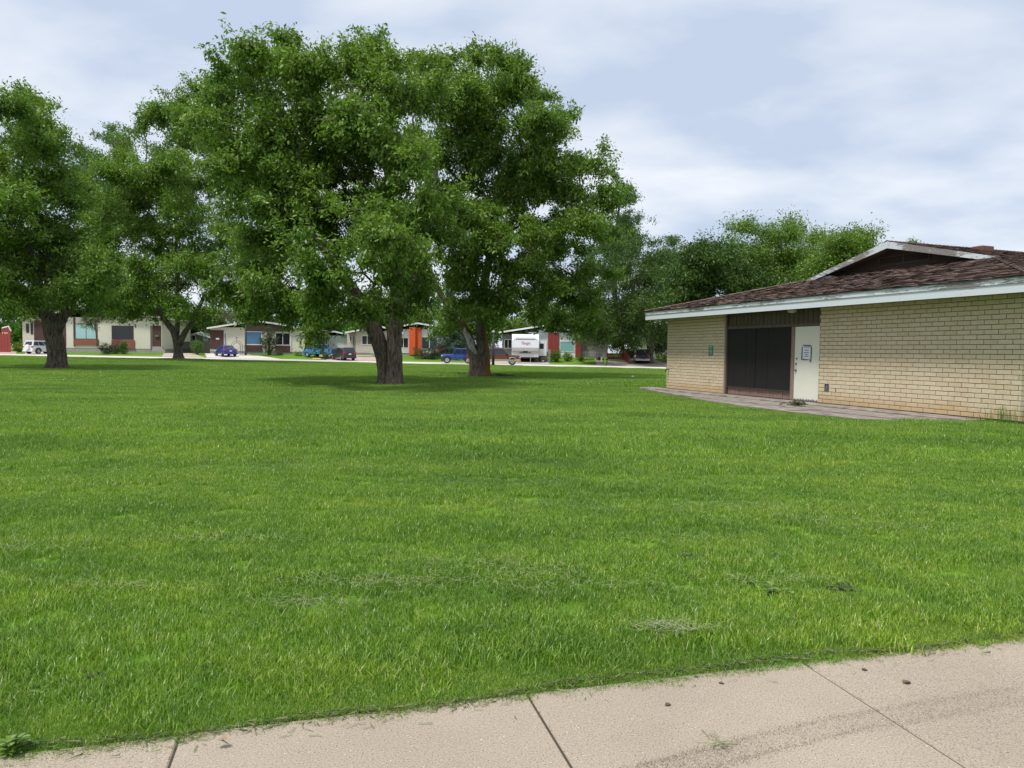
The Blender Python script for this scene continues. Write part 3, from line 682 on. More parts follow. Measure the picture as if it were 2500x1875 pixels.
def tree(name, label, stems_px, Y, lobes, n_t, twigs, per, size, spread, seed, leaf=None, bark=None, group=None, r_tip=.013, r_cap=.3, trunk_n=20, elig=2.0, tw_len=.75, extra=None, jit=.10, cat='tree', base=None, dead=.10):
    leaf = leaf or M_leaf; bark = bark or M_bark
    b0 = stems_px[0][0] if base is None else base
    P0 = px(b0[0], b0[1], Y); P0[2] = gz(P0[0], P0[1])
    root = thing(name, label, cat, tuple(P0), group=group)
    stems = []; tr = MB()
    for i, st in enumerate(stems_px):
        pts = []; rad = []
        for q in st:
            off = q[3] if len(q) > 3 else 0
            p = px(q[0], q[1], Y + off); pts.append(p); rad.append(q[2] * Y / F_PX)
        pts = np.array(pts) - P0
        if pts[0][2] < .6: pts[0][2] = -.12
        # finer rings
        tt = np.linspace(0, len(pts) - 1, max(2, (len(pts) - 1) * 5 + 1)); fi = np.interp(tt, range(len(pts)), rad)
        fp = np.stack([np.interp(tt, range(len(pts)), pts[:, a]) for a in range(3)], 1)
        for _ in range(2): fp[1:-1] = (fp[:-2] + 2 * fp[1:-1] + fp[2:]) / 4
        if pts[0][2] < 0: fi = fi * (1 + .45 * np.exp(-np.maximum(fp[:, 2], 0) / .22))
        tr.tube(fp, list(fi), trunk_n, jit=jit, seed=seed + i); stems.append([p for p in pts])
    tr.build('trunk', bark, root, smooth=True)
    lob = [(c - P0, r) for c, r in lobes]
    tg = sample_lobes(lob, n_t, seed)
    A, par, n0, tips = grow(stems, tg, eligible_from=elig, seed=seed)
    limb_mesh(A, par, n0, r_tip, .42, r_cap, bark, root)
    r_ = np.random.default_rng(seed + 5); tp = A[tips]; pd = tp - A[par[tips]]; pd /= np.linalg.norm(pd, axis=1)[:, None] + 1e-6
    k = np.repeat(np.arange(len(tp)), twigs); a = tp[k] - pd[k] * r_.uniform(0, .5, (len(k), 1)); d = pd[k] * .8 + r_.normal(size=(len(k), 3)) * .6; d[:, 2] -= .05; d /= np.linalg.norm(d, axis=1)[:, None]
    b = a + d * (tw_len * r_.uniform(.5, 1.3, (len(k), 1)))
    bare = (r_.random(len(tp)) < dead)[k]; leafy = ~bare
    b[bare] = a[bare] + d[bare] * tw_len * r_.uniform(.8, 1.7, (bare.sum(), 1))
    v, f, t = leaf_cloud(a[leafy], b[leafy], per, size, spread, seed)
    np_mesh('crown', v, f, leaf, root, tint=t)
    # fine twigs
    tv = []; tf = []; bs = 0
    s_ = np.cross(d, [0, 0, 1.]); s_ /= np.linalg.norm(s_, axis=1)[:, None] + 1e-6; w_ = .006 + size * .02
    q = np.stack([a + s_ * w_, a - s_ * w_, b], 1).reshape(-1, 3)
    np_mesh('twigs', q, np.arange(len(q)).reshape(-1, 3), bark, root)
    if extra: extra(root, P0)
    return root

# the big forked tree in the middle
YC = 27.35
C_l = [(640, 150, 72), (700, 120, 55), (690, 105, 24, 0), (690, 200, 110), (570, 225, 66), (520, 300, 64), (500, 235, 42, 1), (452, 280, 32, 0), (990, 690, 45, -3), (930, 735, 36, -3), (1010, 640, 48, -3.4), (955, 650, 52, -3.2), (1000, 745, 30, -2.5), (600, 320, 110), (770, 160, 75), (890, 155, 68), (955, 155, 62), (905, 100, 28, 0), (860, 250, 120), (740, 330, 130), (930, 330, 120), (1010, 250, 80), (660, 440, 110), (800, 470, 140), (960, 470, 120), (560, 420, 75), (700, 580, 110), (850, 600, 120, -5.5), (980, 600, 100), (620, 620, 75), (700, 700, 90, -4), (820, 720, 80, -4.5), (930, 700, 70, -4), (640, 715, 55, 1), (740, 745, 50, 0), (840, 760, 45, 2), (1060, 560, 75), (1040, 690, 55), (600, 735, 40, 2), (655, 742, 38, -1), (720, 775, 38, 1), (785, 790, 40, -2), (560, 735, 50, 1), (545, 660, 50, 0), (880, 745, 40, 4), (620, 700, 60, -3)]
def C_extra(root, P0):
    # dry fan of bare twigs in front of the stem
    b = MB(); r_ = np.random.default_rng(3); o = px(960, 665, YC - 3.6) - P0
    for i in range(7):
        a = R(20 + i * 22); e = o + np.array([math.cos(a) * .95, r_.normal() * .2, math.sin(a) * .95]); m1 = (o + e) / 2 + r_.normal(size=3) * .08
        b.tube([o, m1, e], [.014, .01, .004], 4)
        for _ in range(2): b.tube([m1, m1 + (e - o) * .35 + r_.normal(size=3) * .16], [.007, .003], 3)
    b.build('dead_twigs', pm('dead_twig', (.3, .27, .23), (.22, .2, .17), 9, .9), root)
tree('ash_tree', 'large leafy tree with deeply furrowed trunk forked in two, nearest on the lawn', [
    [(960, 940, 20), (962, 890, 18.5), (961, 830, 18), (966, 770, 18), (985, 720, 17), (1010, 660, 13), (1040, 560, 10, 1.5), (1060, 420, 7, 2)],
    [(940, 940, 17, .1), (938, 890, 16.5, .1), (930, 850, 18), (912, 795, 20), (889, 752, 18), (858, 700, 13, -.5), (780, 600, 8, -1.5), (720, 470, 6, -2)],
    [(962, 770, 11, .2), (966, 690, 11, .3), (968, 580, 10, .4), (950, 430, 8, .2), (900, 280, 5)]],
    YC, px_lobes(YC, C_l, 3.2, 21, 1.0), 1500, 4, 42, .168, .135, 31, dead=.13, tw_len=.62, elig=3.2, extra=C_extra, r_cap=.2)
# its neighbour with the scarred leaning stem
YD = 37.3
D_l = [(1190, 205, 80), (1260, 210, 68), (1185, 140, 30, 0), (1080, 175, 48, 0), (1130, 165, 42, -1), (1040, 150, 36, 1), (1255, 150, 26, 1), (1100, 230, 85), (1310, 270, 65), (1200, 310, 110), (1340, 350, 70), (1290, 430, 110), (1390, 430, 70), (1438, 520, 62), (1160, 470, 110), (1380, 570, 88), (1260, 590, 110), (1415, 640, 50), (1150, 640, 90), (1330, 690, 80), (1230, 730, 70), (1400, 730, 50), (1120, 740, 50), (1340, 765, 42), (1060, 380, 80), (1050, 755, 36), (1270, 765, 36), (1080, 785, 30, 2), (1130, 785, 30, 4), (1230, 785, 26, -2), (1300, 780, 28, 0), (1365, 800, 32, 1), (1420, 778, 38, -1), (1445, 735, 38, 1), (1455, 670, 38, 0), (1482, 590, 38, -1), (1465, 450, 40, 1), (1375, 290, 38, 0), (1050, 300, 75, -2), (1040, 190, 55, -1), (1030, 470, 80, -2), (1200, 770, 40, 3)]
def D_extra(root, P0):
    # ragged scar hugging the leaning stem: uneven edges, ridged wood
    key = [(1160, 874, 12.5), (1156, 855, 12.3), (1150, 838, 12.1), (1142, 818, 11.2), (1134, 800, 10.2)]; r_ = np.random.default_rng(6); n, k = 15, 9; v = []; f = []
    for i in range(n):
        t = i / (n - 1) * (len(key) - 1); q = [np.interp(t, range(len(key)), [c[j] for c in key]) for j in range(3)]; c = px(q[0], q[1], YD) - P0; wd = math.sin(math.pi * (.12 + .8 * i / (n - 1))) ** .6
        a0, a1 = R(262 - 62 * wd + r_.normal() * 9), R(262 + 52 * wd + r_.normal() * 11)
        for j in range(k):
            a = a0 + (a1 - a0) * j / (k - 1); rr = q[2] * YD / F_PX * (1.085 + .03 * math.sin(j * 2.1 + i * .25) - (.10 if j in (0, k - 1) else 0)); v.append(c + np.array([math.cos(a), math.sin(a), 0]) * rr)
    for i in range(n - 1):
        for j in range(k - 1): f.append((i * k + j, i * k + j + 1, i * k + k + j + 1, i * k + k + j))
    MB().add(v, f).build('bare_wood', M_bare, root, smooth=True)
tree('ash_tree', 'tall lawn tree with lichen-stained trunk, its leaning stem scarred pale', [
    [(1176, 920, 18), (1180, 880, 16), (1177, 840, 14), (1174, 790, 12), (1178, 720, 11), (1200, 600, 9, 1), (1220, 430, 6, 1.5)],
    [(1160, 918, 13, -.1), (1160, 880, 13, -.05), (1150, 840, 12, 0), (1130, 795, 10), (1105, 760, 9), (1075, 720, 7), (1040, 640, 5, 1)],
    [(1176, 770, 8, .1), (1240, 690, 7, .3), (1310, 590, 5, 0)]],
    YD, px_lobes(YD, D_l, 4.0, 22, 1.0), 1450, 4, 42, .198, .16, 32, dead=.14, tw_len=.68, bark=M_barkl, elig=3.6, extra=D_extra, r_cap=.22)
# left tree
YA = 41.5
A_l = [(40, 300, 75), (110, 310, 65), (-40, 330, 80), (60, 400, 110), (160, 420, 70), (-60, 470, 120), (100, 510, 110), (190, 490, 60), (10, 600, 120), (140, 620, 90), (210, 600, 50), (70, 690, 90), (170, 700, 65), (-70, 650, 110), (-40, 740, 80), (215, 720, 45), (20, 740, 36), (130, 735, 36), (240, 660, 40), (-20, 750, 34, 1), (60, 742, 30, 3), (185, 740, 30, 2), (230, 740, 30, 0), (-60, 745, 45, -2), (100, 740, 26, 4)]
tree('ash_tree', 'dark-trunked tree cut by the left border, spreading over the lawn by the white car', [
    [(140, 903, 21), (141, 870, 20), (134, 830, 20), (124, 790, 19), (112, 760, 14), (95, 700, 11), (70, 600, 8)],
    [(136, 810, 13), (160, 760, 10), (180, 710, 8), (190, 620, 5, 1)], [(125, 785, 12), (75, 745, 9), (30, 710, 8), (-30, 650, 6)], [(120, 770, 10), (118, 700, 9), (125, 560, 6, -1)]],
    YA, px_lobes(YA, A_l, 4.0, 23, 1.0), 1150, 4, 36, .215, .18, 33, elig=2.8, r_cap=.25)
# tree further out between them
YB = 70.0
B_l = [(215, 560, 45, 1), (200, 640, 42, 0), (235, 500, 42, -1), (560, 660, 50, 0), (580, 470, 60, -2), (570, 390, 60, 1), (600, 540, 50, 0), (445, 240, 48), (420, 300, 66), (500, 260, 60), (372, 315, 46), (340, 355, 44), (400, 270, 34, 0), (335, 425, 70), (275, 400, 40, 1), (440, 390, 85), (520, 370, 60), (270, 480, 75), (370, 500, 100), (480, 500, 90), (250, 590, 65), (330, 610, 95), (440, 620, 95), (230, 660, 50), (540, 590, 60), (300, 710, 65), (400, 715, 72), (490, 710, 60), (250, 720, 45), (360, 750, 38), (450, 748, 38), (545, 690, 42), (190, 695, 42, 0), (235, 740, 34, 2), (300, 760, 28, -2), (355, 768, 25, 3), (500, 765, 28, -1), (555, 745, 32, 1), (585, 700, 42, 0), (600, 620, 45, 1), (410, 772, 22, 4), (270, 755, 25, 0), (460, 775, 22, 2)]
tree('ash_tree', 'wide tree at the lawn edge beside the wooden fence, short forked trunk', [
    [(435, 877, 11), (434, 850, 9.5), (432, 830, 9.5), (425, 808, 8), (405, 785, 6.5), (370, 730, 5), (330, 640, 4)], [(438, 840, 8), (452, 810, 6.5), (470, 785, 5), (500, 720, 4)], [(432, 815, 6), (436, 760, 5), (430, 620, 4), (430, 450, 3)]],
    YB, px_lobes(YB, B_l, 5.5, 24, 1.0), 1300, 4, 33, .295, .25, 34, elig=3.2, tw_len=1.1, r_tip=.018, r_cap=.25)

def bg_tree(label, bx, by, Y, lst, n_t, seed, leaf=None, size=.48, per=14, twigs=4, dy=None, trunk=None, name='leafy_tree', group='trees beyond the houses', tw=1.1, sp=.28, w=6):
    top = min(l[1] for l in lst); mid = np.mean([l[1] for l in lst]); mx_ = np.mean([l[0] for l in lst])
    st = [[(bx, by, w), (bx, (by + mid) / 2 + 20, w * .8), (mx_ * .5 + bx * .5, mid, w * .6), (mx_, (mid + top) / 2, w * .3)]]
    dy = dy if dy is not None else 60 * Y / F_PX
    return tree(name, label, st, Y, px_lobes(Y, lst, dy, seed, 1.1, mirror=False), n_t, twigs, per, size, sp, seed, leaf=leaf, group=group, trunk_n=10, elig=1.5, tw_len=tw, r_tip=.02, r_cap=.2, jit=.05)
G_B = 'trees behind the brick building'
bg_tree('dark dense tree over the red fence and grey car', 1587, 882, 95, [(1480, 640, 60), (1540, 620, 55), (1610, 650, 65), (1470, 710, 65), (1560, 710, 80), (1640, 720, 65), (1440, 770, 55), (1510, 780, 65), (1600, 780, 70), (1660, 790, 55), (1480, 820, 35), (1560, 825, 35), (1640, 820, 40), (1420, 700, 40), (1580, 740, 60), (1450, 680, 50), (1450, 805, 32), (1500, 830, 28), (1560, 838, 24), (1620, 828, 34), (1680, 822, 38), (1700, 770, 45), (1400, 780, 36), (1420, 820, 24)], 900, 41, leaf=M_leaf_shaded, size=.31, per=22, sp=.42, group=None, w=9)
bg_tree('very tall pale tree rising at the right edge of the forked lawn trees', 1500, 850, 125, [(1500, 480, 45), (1530, 500, 35), (1500, 560, 55), (1535, 590, 40), (1480, 640, 55), (1540, 540, 40), (1515, 440, 30)], 330, 42, leaf=M_leaf_far, size=.4, group=None)
bg_tree('pale far tree with round top left of the dark dense one', 1620, 850, 125, [(1600, 610, 40), (1645, 600, 40), (1560, 640, 45), (1620, 660, 55), (1680, 650, 40), (1560, 700, 50), (1500, 600, 45)], 330, 43, leaf=M_leaf_far, size=.4, group=None)
bg_tree('round-topped dark tree just left of the roof corner', 1730, 870, 60, [(1720, 625, 50), (1765, 640, 45), (1680, 660, 50), (1720, 690, 65), (1790, 690, 50), (1650, 720, 50), (1700, 760, 60), (1780, 750, 60), (1830, 720, 45), (1660, 690, 45), (1740, 660, 60)], 760, 44, leaf=M_leaf_shaded, size=.25, per=24, sp=.32, tw=.9, group=G_B, w=9)
bg_tree('airy tall tree with visible pale stems above the roof slope', 1880, 870, 66, [(1790, 560, 26), (1800, 590, 34), (1850, 560, 30), (1860, 600, 42), (1920, 550, 30), (1945, 560, 30), (1920, 600, 48), (1970, 600, 36), (1880, 660, 60), (1950, 660, 55), (1820, 650, 45), (1980, 640, 40), (1880, 730, 60), (1900, 640, 55), (1830, 610, 40)], 620, 45, size=.24, per=20, sp=.34, tw=1.0, leaf=M_leaf, group=G_B, w=7)
bg_tree('bushy tree touching the roof gable, farthest right of the row', 2060, 870, 58, [(2040, 595, 32), (2075, 585, 32), (2110, 590, 28), (2020, 625, 40), (2085, 630, 45), (2130, 600, 22), (2060, 680, 60), (2000, 690, 45), (2050, 650, 55)], 480, 46, size=.22, per=24, sp=.3, tw=.85, group=G_B, w=7)
bg_tree('lone treetop sprig peeping over the roof ridge', 2232, 870, 55, [(2236, 588, 11), (2215, 592, 8), (2230, 610, 15), (2240, 640, 25)], 40, 47, size=.16, per=22, sp=.16, tw=.4, group=G_B, w=3)
bg_tree('pale feathery tall tree seen between the left lawn trees', 270, 850, 118, [(265, 335, 35), (300, 350, 32), (235, 370, 40), (290, 410, 45), (240, 440, 55), (320, 450, 40), (280, 510, 60), (270, 600, 70), (290, 700, 70), (215, 400, 40), (205, 480, 50), (255, 320, 26), (300, 330, 24)], 560, 48, leaf=M_leaf_far, size=.4, group=None)
G_F = 'trees behind the houses'
k = 0
for lab, bx, Y, r, tp, lf in (('bushy green tree behind the red fence panel at the left border', 40, 112, 55, 760, M_leaf_bright), ('mid-green tree behind the cream house with teal curtains', 190, 116, 80, 735, M_leaf), ('tree behind the grey gabled shed', 475, 118, 60, 750, M_leaf), ('tree over the house with the blue curtain window', 600, 120, 75, 740, M_leaf), ('light green tree behind the white garage', 850, 118, 65, 750, M_leaf_bright), ('tree behind the white house with orange fins', 1040, 118, 80, 720, M_leaf), ('tree behind the travel trailer', 1280, 120, 80, 735, M_leaf), ('tree behind the house with red panels', 1420, 118, 70, 740, M_leaf), ('mid-green tree behind the dark window end of the first cream house', 330, 114, 75, 740, M_leaf), ('pale green tree behind the blue-curtain house, right of its gable', 710, 119, 75, 745, M_leaf_far), ('tree behind the beige house with a white-framed window', 940, 121, 80, 735, M_leaf), ('tree in the gap between trailer house and orange-fin house', 1170, 119, 75, 740, M_leaf), ('green tree behind the cream wall beside the brick corner', 1640, 119, 80, 745, M_leaf), ('tree at the back between the red fence and the grey car', 1520, 121, 75, 750, M_leaf_bright), ('tree behind the shed roofs and plank fence', 415, 121, 55, 760, M_leaf_far)):
    bg_tree(lab, bx, 855, Y, [(bx, tp - 20 + r * .6, r * .85), (bx - r * .85, tp - 10 + r * .8, r * .75), (bx + r * .85, tp - 15 + r * .8, r * .75), (bx - r * .4, tp + r * 1.0, r * .8), (bx + r * .45, tp + r * 1.05, r * .8)], 230, 60 + k, leaf=lf, size=.42, per=22, group=G_F); k += 1

# spruce in front of the house with orange fins
def spruce():
    Y = 97.; P0 = px(1098, 868, Y); P0[2] = gz(P0[0], Y)
    root = thing('spruce_tree', 'grey-green spruce with drooping boughs in front of the house with orange fins', 'tree', tuple(P0))
    top = px(1098, 690, Y) - P0; H = top[2]
    MB().tube([(0, 0, -.1), (0, 0, H * .5), (0, 0, H)], [.22, .13, .02], 8).build('trunk', M_bark, root)
    r_ = np.random.default_rng(5); a_, b_ = [], []
    for i in range(230):
        f = r_.uniform(.06, 1) ** .9; z = H * (1 - f) * .93 + .4; R_ = 3.2 * f * r_.uniform(.75, 1.08); th = r_.uniform(0, 6.28); d = np.array([math.cos(th), math.sin(th), 0])
        for q in np.linspace(.25, 1, 6): a_.append(d * R_ * (q - .15) + [0, 0, z - .35 * q * q * R_ * .4]); b_.append(d * R_ * q + np.array([*(r_.normal(size=2) * .25), z - .42 * q * q * R_ * .45 - .1]))
    v, f, t = leaf_cloud(np.array(a_), np.array(b_), 30, .22, .13, 9, droop=.5, ratio=.22); np_mesh('crown', v, f, M_needle, root, tint=t)
spruce()
def shrub(name, label, x0, x1, y0, y1, Y, leaf, n=90, size=.12, per=24, seed=0, cat='bush', group=None, sp=.1, hedge=False):
    """bush whose outline fills the photo rectangle at distance Y"""
    c = px((x0 + x1) / 2, y1, Y); c[2] = gz(c[0], Y); a, b = px(x0, y0, Y), px(x1, y1, Y); rx = (b[0] - a[0]) / 2; h = a[2] - b[2]
    root = thing(name, label, cat, tuple(c), group=group); r_ = np.random.default_rng(seed); ps = []
    while len(ps) < n:
        p = r_.uniform(-1, 1, 3)
        if hedge or p[0] ** 2 + p[1] ** 2 + p[2] ** 2 < 1: ps.append(p)
    ps = np.array(ps); ps = ps * np.array([rx * .9, min(rx, 1.2) * .9, h * .46]) + [0, 0, h * .5]
    st = MB()
    for i in range(0, n, 4): st.tube([(r_.normal() * .1, r_.normal() * .1, -.05), ps[i] * [.5, .5, .5], ps[i]], [.02, .014, .006], 4)
    st.build('stems', M_bark, root)
    d = r_.normal(size=(n, 3)) * .16; d[:, 2] += .05
    v, f, t = leaf_cloud(ps - d, ps + d, per, size, sp, seed, droop=.1, ratio=.5); np_mesh('foliage', v, f, leaf, root, tint=t)
    return root
shrub('garden_shrub', 'greyish shrub under the dark window of the first cream house', 242, 278, 822, 850, 97, M_leaf_dull, 70, .13, 26, 1)
shrub('garden_shrub', 'bright lime shrub right of the greyish shrub at the first house', 292, 314, 820, 852, 96.5, M_leaf_bright, 60, .13, 26, 2)
shrub('garden_shrub', 'olive shrub squeezed between the greyish and the lime shrub', 266, 298, 828, 852, 96.8, M_leaf_dull, 60, .13, 26, 12)
shrub('garden_shrub', 'dark weedy growth beside the red fence panel', 28, 66, 828, 852, 98, M_leaf, 70, .14, 26, 3)
shrub('garden_shrub', 'round green bush before the dark plank fence', 466, 496, 826, 862, 98, M_leaf_bright, 80, .13, 26, 4)
shrub('tall_shrub', 'tall column-like shrub before the house with blue curtains', 634, 680, 795, 866, 99, M_leaf_dull, 170, .14, 28, 5)
shrub('flower_bush', 'low grey-green plant with white flowers by the tall shrub', 660, 694, 853, 866, 98.5, M_leaf_dull, 40, .12, 22, 6, cat='flower bush')
shrub('garden_shrub', 'low green plants along the cream wall left of the blue pickup', 717, 748, 858, 868, 98, M_leaf, 50, .11, 24, 7)
shrub('garden_shrub', 'twiggy tan shrub at the nose of the dark minivan', 784, 808, 861, 876, 93, M_leaf_dull, 50, .11, 22, 8)
shrub('hedge', 'trimmed hedge in front of the orange fins', 1008, 1070, 852, 880, 96, M_leaf_dull, 190, .12, 26, 9, cat='hedge', hedge=True)
shrub('flower_bush', 'shrub with pinkish blossoms above the boulder', 1325, 1350, 845, 868, 97, M_leaf_dull, 50, .12, 22, 10, cat='flower bush')
shrub('garden_shrub', 'bright green shrub beside the white garden trellis', 1343, 1372, 858, 888, 95, M_leaf_bright, 80, .13, 26, 11)
shrub('garden_shrub', 'dark round bush under the teal window of the red-panelled house', 1371, 1398, 866, 887, 96, M_leaf, 70, .12, 26, 13)
shrub('garden_shrub', 'small green bush by the porch steps', 1409, 1424, 870, 887, 96, M_leaf_bright, 40, .11, 24, 14)
shrub('garden_shrub', 'strip of leafy plants under the cream wall behind the brick corner', 1594, 1640, 876, 888, 100, M_leaf, 60, .12, 22, 15)
bg_tree('small thin tree with brownish leaves in front of the teal-curtain window', 237, 846, 95, [(215, 775, 28), (250, 770, 28), (200, 785, 18), (235, 790, 20)], 60, 91, leaf=M_leaf_dull, size=.16, per=18, sp=.2, tw=.5, group=None, w=2.2, name='garden_tree')
bg_tree('sparse garden tree with bare grey twigs behind the blue sedan', 600, 862, 99, [(590, 760, 40), (560, 780, 30), (620, 775, 30), (640, 755, 30)], 120, 92, leaf=M_leaf_dull, size=.15, per=7, sp=.22, tw=.8, group=None, w=2.4, name='garden_tree')

# ------------------------------------------------------------------ houses
def wpan(root, name, x0, y0, x1, y1, Y, depth, mat, prm=None, label=None, org=None, parent=None):
    """upright box whose front face covers the photo rectangle at distance Y"""
    a, b = px(x0, (y0 + y1) / 2, Y), px(x1, (y0 + y1) / 2, Y); t, u = px((x0 + x1) / 2, y0, Y)[2], px((x0 + x1) / 2, y1, Y)[2]
    o = org; return MB().box(a[0] - o[0], b[0] - o[0], Y - o[1], Y + depth - o[1], u - o[2], t - o[2]).build(name, mat, parent or root, label=label)
def win(root, org, x0, y0, x1, y1, Y, pane, frame, mull=0, fw=1.6, hbar=False):
    """window: frame with pane and mullions as sub-parts"""
    a, b = px(x0, (y0 + y1) / 2, Y), px(x1, (y0 + y1) / 2, Y); t, u = px((x0 + x1) / 2, y0, Y)[2], px((x0 + x1) / 2, y1, Y)[2]
    X0, X1, Z0, Z1, Yl = a[0] - org[0], b[0] - org[0], u - org[2], t - org[2], Y - org[1]; w = fw * Y / F_PX
    f = MB(); f.box(X0, X1, Yl - .05, Yl + .1, Z0, Z0 + w).box(X0, X1, Yl - .05, Yl + .1, Z1 - w, Z1).box(X0, X0 + w, Yl - .05, Yl + .1, Z0 + w, Z1 - w).box(X1 - w, X1, Yl - .05, Yl + .1, Z0 + w, Z1 - w)
    for i in range(mull):
        x = X0 + (X1 - X0) * (i + 1) / (mull + 1); f.box(x - w / 2, x + w / 2, Yl - .04, Yl + .1, Z0 + w, Z1 - w)
    fo = f.build('window', frame, root)
    MB().box(X0 + w - .01, X1 - w + .01, Yl - .025, Yl + .04, Z0 + w - .01, Z1 - w + .01).build('pane', pane, fo); return fo
def hroof(root, org, x0, x1, ye, ypk, xpk, Y, D, mat, fas, over=.6):
    """shallow gable roof with the gable to the street: eave ends at (x0, ye), (x1, ye), peak at xpk"""
    a, b, p = px(x0, ye, Y - over), px(x1, ye, Y - over), px(xpk, ypk, Y - over); t = .12
    za = (a[2] + b[2]) / 2 - org[2]; zp = p[2] - org[2]; X0, X1, XP = a[0] - org[0], b[0] - org[0], p[0] - org[0]; Y0, Y1 = Y - over - org[1], Y + D - org[1]
    r = MB(); r.prism([(X0, za), (XP, zp), (X1, za), (X1, za + t), (XP, zp + t), (X0, za + t)], Y0 + .05, Y1); ro = r.build('roof', mat, root)
    MB().prism([(X0 - .02, za - .06), (XP, zp - .06), (X1 + .02, za - .06), (X1 + .02, za + t + .05), (XP, zp + t + .05), (X0 - .02, za + t + .05)], Y0 - .02, Y0 + .05).build('fascia', fas, ro); return ro
def stucco(n, c): return pm(n, c, tuple(x * .92 for x in c), 4, .95, .3, 40)
S_cream = stucco('stucco_cream', (.68, .635, .53)); S_white = pm('white_siding', (.80, .81, .82), (.75, .77, .79), 3, .7); S_beige = stucco('stucco_beige', (.54, .50, .43)); S_grey = stucco('stucco_grey', (.22, .215, .21))
M_shake = pm('brown_shake', (.09, .045, .035), (.055, .03, .025), 9, .85, stretch=(1, 1, 6)); M_maroon = pm('maroon_panel', (.085, .032, .032), (.065, .026, .026), 4, .7)
M_red = pm('red_paint', (.30, .045, .038), (.25, .038, .032), 3, .65); M_orange = pm('orange_paint', (.72, .105, .02), (.66, .09, .018), 3, .6)
M_rbrick = pm('red_brickband', (.30, .10, .075), (.22, .075, .06), 12, .9, .6, 20, stretch=(1, 1, 4), bdist=.03)
G_teal = pm('teal_curtain', (.38, .58, .58), (.3, .5, .5), 12, .18, stretch=(6, 6, .3)); G_blue = pm('blue_curtain', (.09, .21, .36), (.05, .13, .25), 16, .18, stretch=(8, 8, .2)); G_dark = pm('dark_glass', (.012, .014, .018), (.02, .022, .026), 4, .08)
G_turq = pm('turquoise_curtain', (.28, .52, .52), (.22, .43, .44), 14, .2, stretch=(8, 8, .2))
M_rt = pm('tarred_roof', (.16, .15, .14), (.12, .115, .11), 4, .95); M_wfas = pm('white_fascia', (.74, .74, .72), (.68, .68, .66), 3, .6); M_wood = pm('dark_planks', (.075, .062, .056), (.05, .042, .038), 8, .9, stretch=(6, 6, .4)); M_orf = pm('orange_planks', (.42, .15, .05), (.34, .12, .04), 8, .8, stretch=(6, 6, .4))
def house(name, label, x0, x1, yg, Y):
    c = px((x0 + x1) / 2, yg, Y); return thing(name, label, 'house', (c[0], Y, gz(c[0], Y))), np.array([c[0], Y, gz(c[0], Y)])
Y = 101.
# 1 cream house, left
h, o = house('house', 'cream stucco house with teal-curtained window, red brick band and brown shake gable', 55, 395, 856, Y)
wpan(h, 'wall', 55, 775, 395, 850, Y, 9, S_cream, org=o); wpan(h, 'foundation', 55, 850, 395, 870, Y + .03, 9, M_found, org=o)
win(h, o, 64, 790, 71, 812, Y, G_dark, M_brown); win(h, o, 75, 788, 81, 816, Y, G_dark, M_brown)
wpan(h, 'shake_gable', 83, 782, 160, 845, Y - .08, .08, M_shake, org=o); wpan(h, 'trim_post', 179, 775, 183, 845, Y - .1, .1, M_maroon, org=o)
win(h, o, 183, 790, 238, 828, Y, G_teal, M_maroon, 1, 1.3); wpan(h, 'brick_band', 181, 828, 240, 843, Y - .12, .12, M_rbrick, org=o)
win(h, o, 273, 795, 326, 829, Y, G_dark, M_maroon, 0, 1.6); wpan(h, 'brick_band', 272, 830, 328, 850, Y - .12, .12, M_rbrick, org=o)
wpan(h, 'door_panel', 372, 795, 393, 846, Y - .05, .05, M_shake, org=o); wpan(h, 'mailbox', 378, 818, 387, 822, Y - .2, .14, M_grey, org=o); wpan(h, 'downspout', 367, 795, 370, 856, Y - .1, .09, M_grey, org=o)
for i in range(3): wpan(h, 'step', 372 - i * 1, 846 + i * 4, 396 + i * 3, 862, Y - .35 - i * .3, .3, M_found, org=o)
hroof(h, o, 38, 410, 780, 752, 215, Y, 10, M_rt, pm('grey_fascia', (.33, .31, .29), (.25, .24, .22), 4, .7))
# 2 cream house with blue curtains
Y = 102.
h, o = house('house', 'cream house with blue-curtained window and maroon lower panels', 513, 760, 862, Y)
wpan(h, 'wall', 513, 800, 744, 858, Y, 9, S_cream, org=o); wpan(h, 'foundation', 513, 858, 762, 876, Y + .03, 9, M_found, org=o)
wpan(h, 'entry_panel', 513, 806, 546, 852, Y - .06, .06, M_maroon, org=o); wpan(h, 'number_plate', 527, 825, 535, 829, Y - .1, .04, M_white, org=o); win(h, o, 547, 812, 553, 850, Y - .02, G_dark, M_wfas)
wpan(h, 'header_panel', 595, 794, 710, 809, Y - .08, .08, M_dark, org=o)
win(h, o, 596, 809, 640, 842, Y, G_blue, M_wfas, 0, 1.8); win(h, o, 672, 812, 709, 843, Y, G_dark, M_wfas, 1, 1.5)
wpan(h, 'lower_panel', 597, 843, 640, 858, Y - .06, .06, M_maroon, org=o); wpan(h, 'lower_panel', 672, 844, 709, 859, Y - .06, .06, M_maroon, org=o); wpan(h, 'trim_post', 595, 800, 597, 858, Y - .1, .1, M_wfas, org=o); wpan(h, 'trim_post', 709, 800, 711, 859, Y - .1, .1, M_wfas, org=o)
wpan(h, 'end_panel', 744, 808, 754, 858, Y + .2, 8, M_dark, org=o)
hroof(h, o, 505, 766, 804, 784, 625, Y, 10, M_rt, M_wfas)
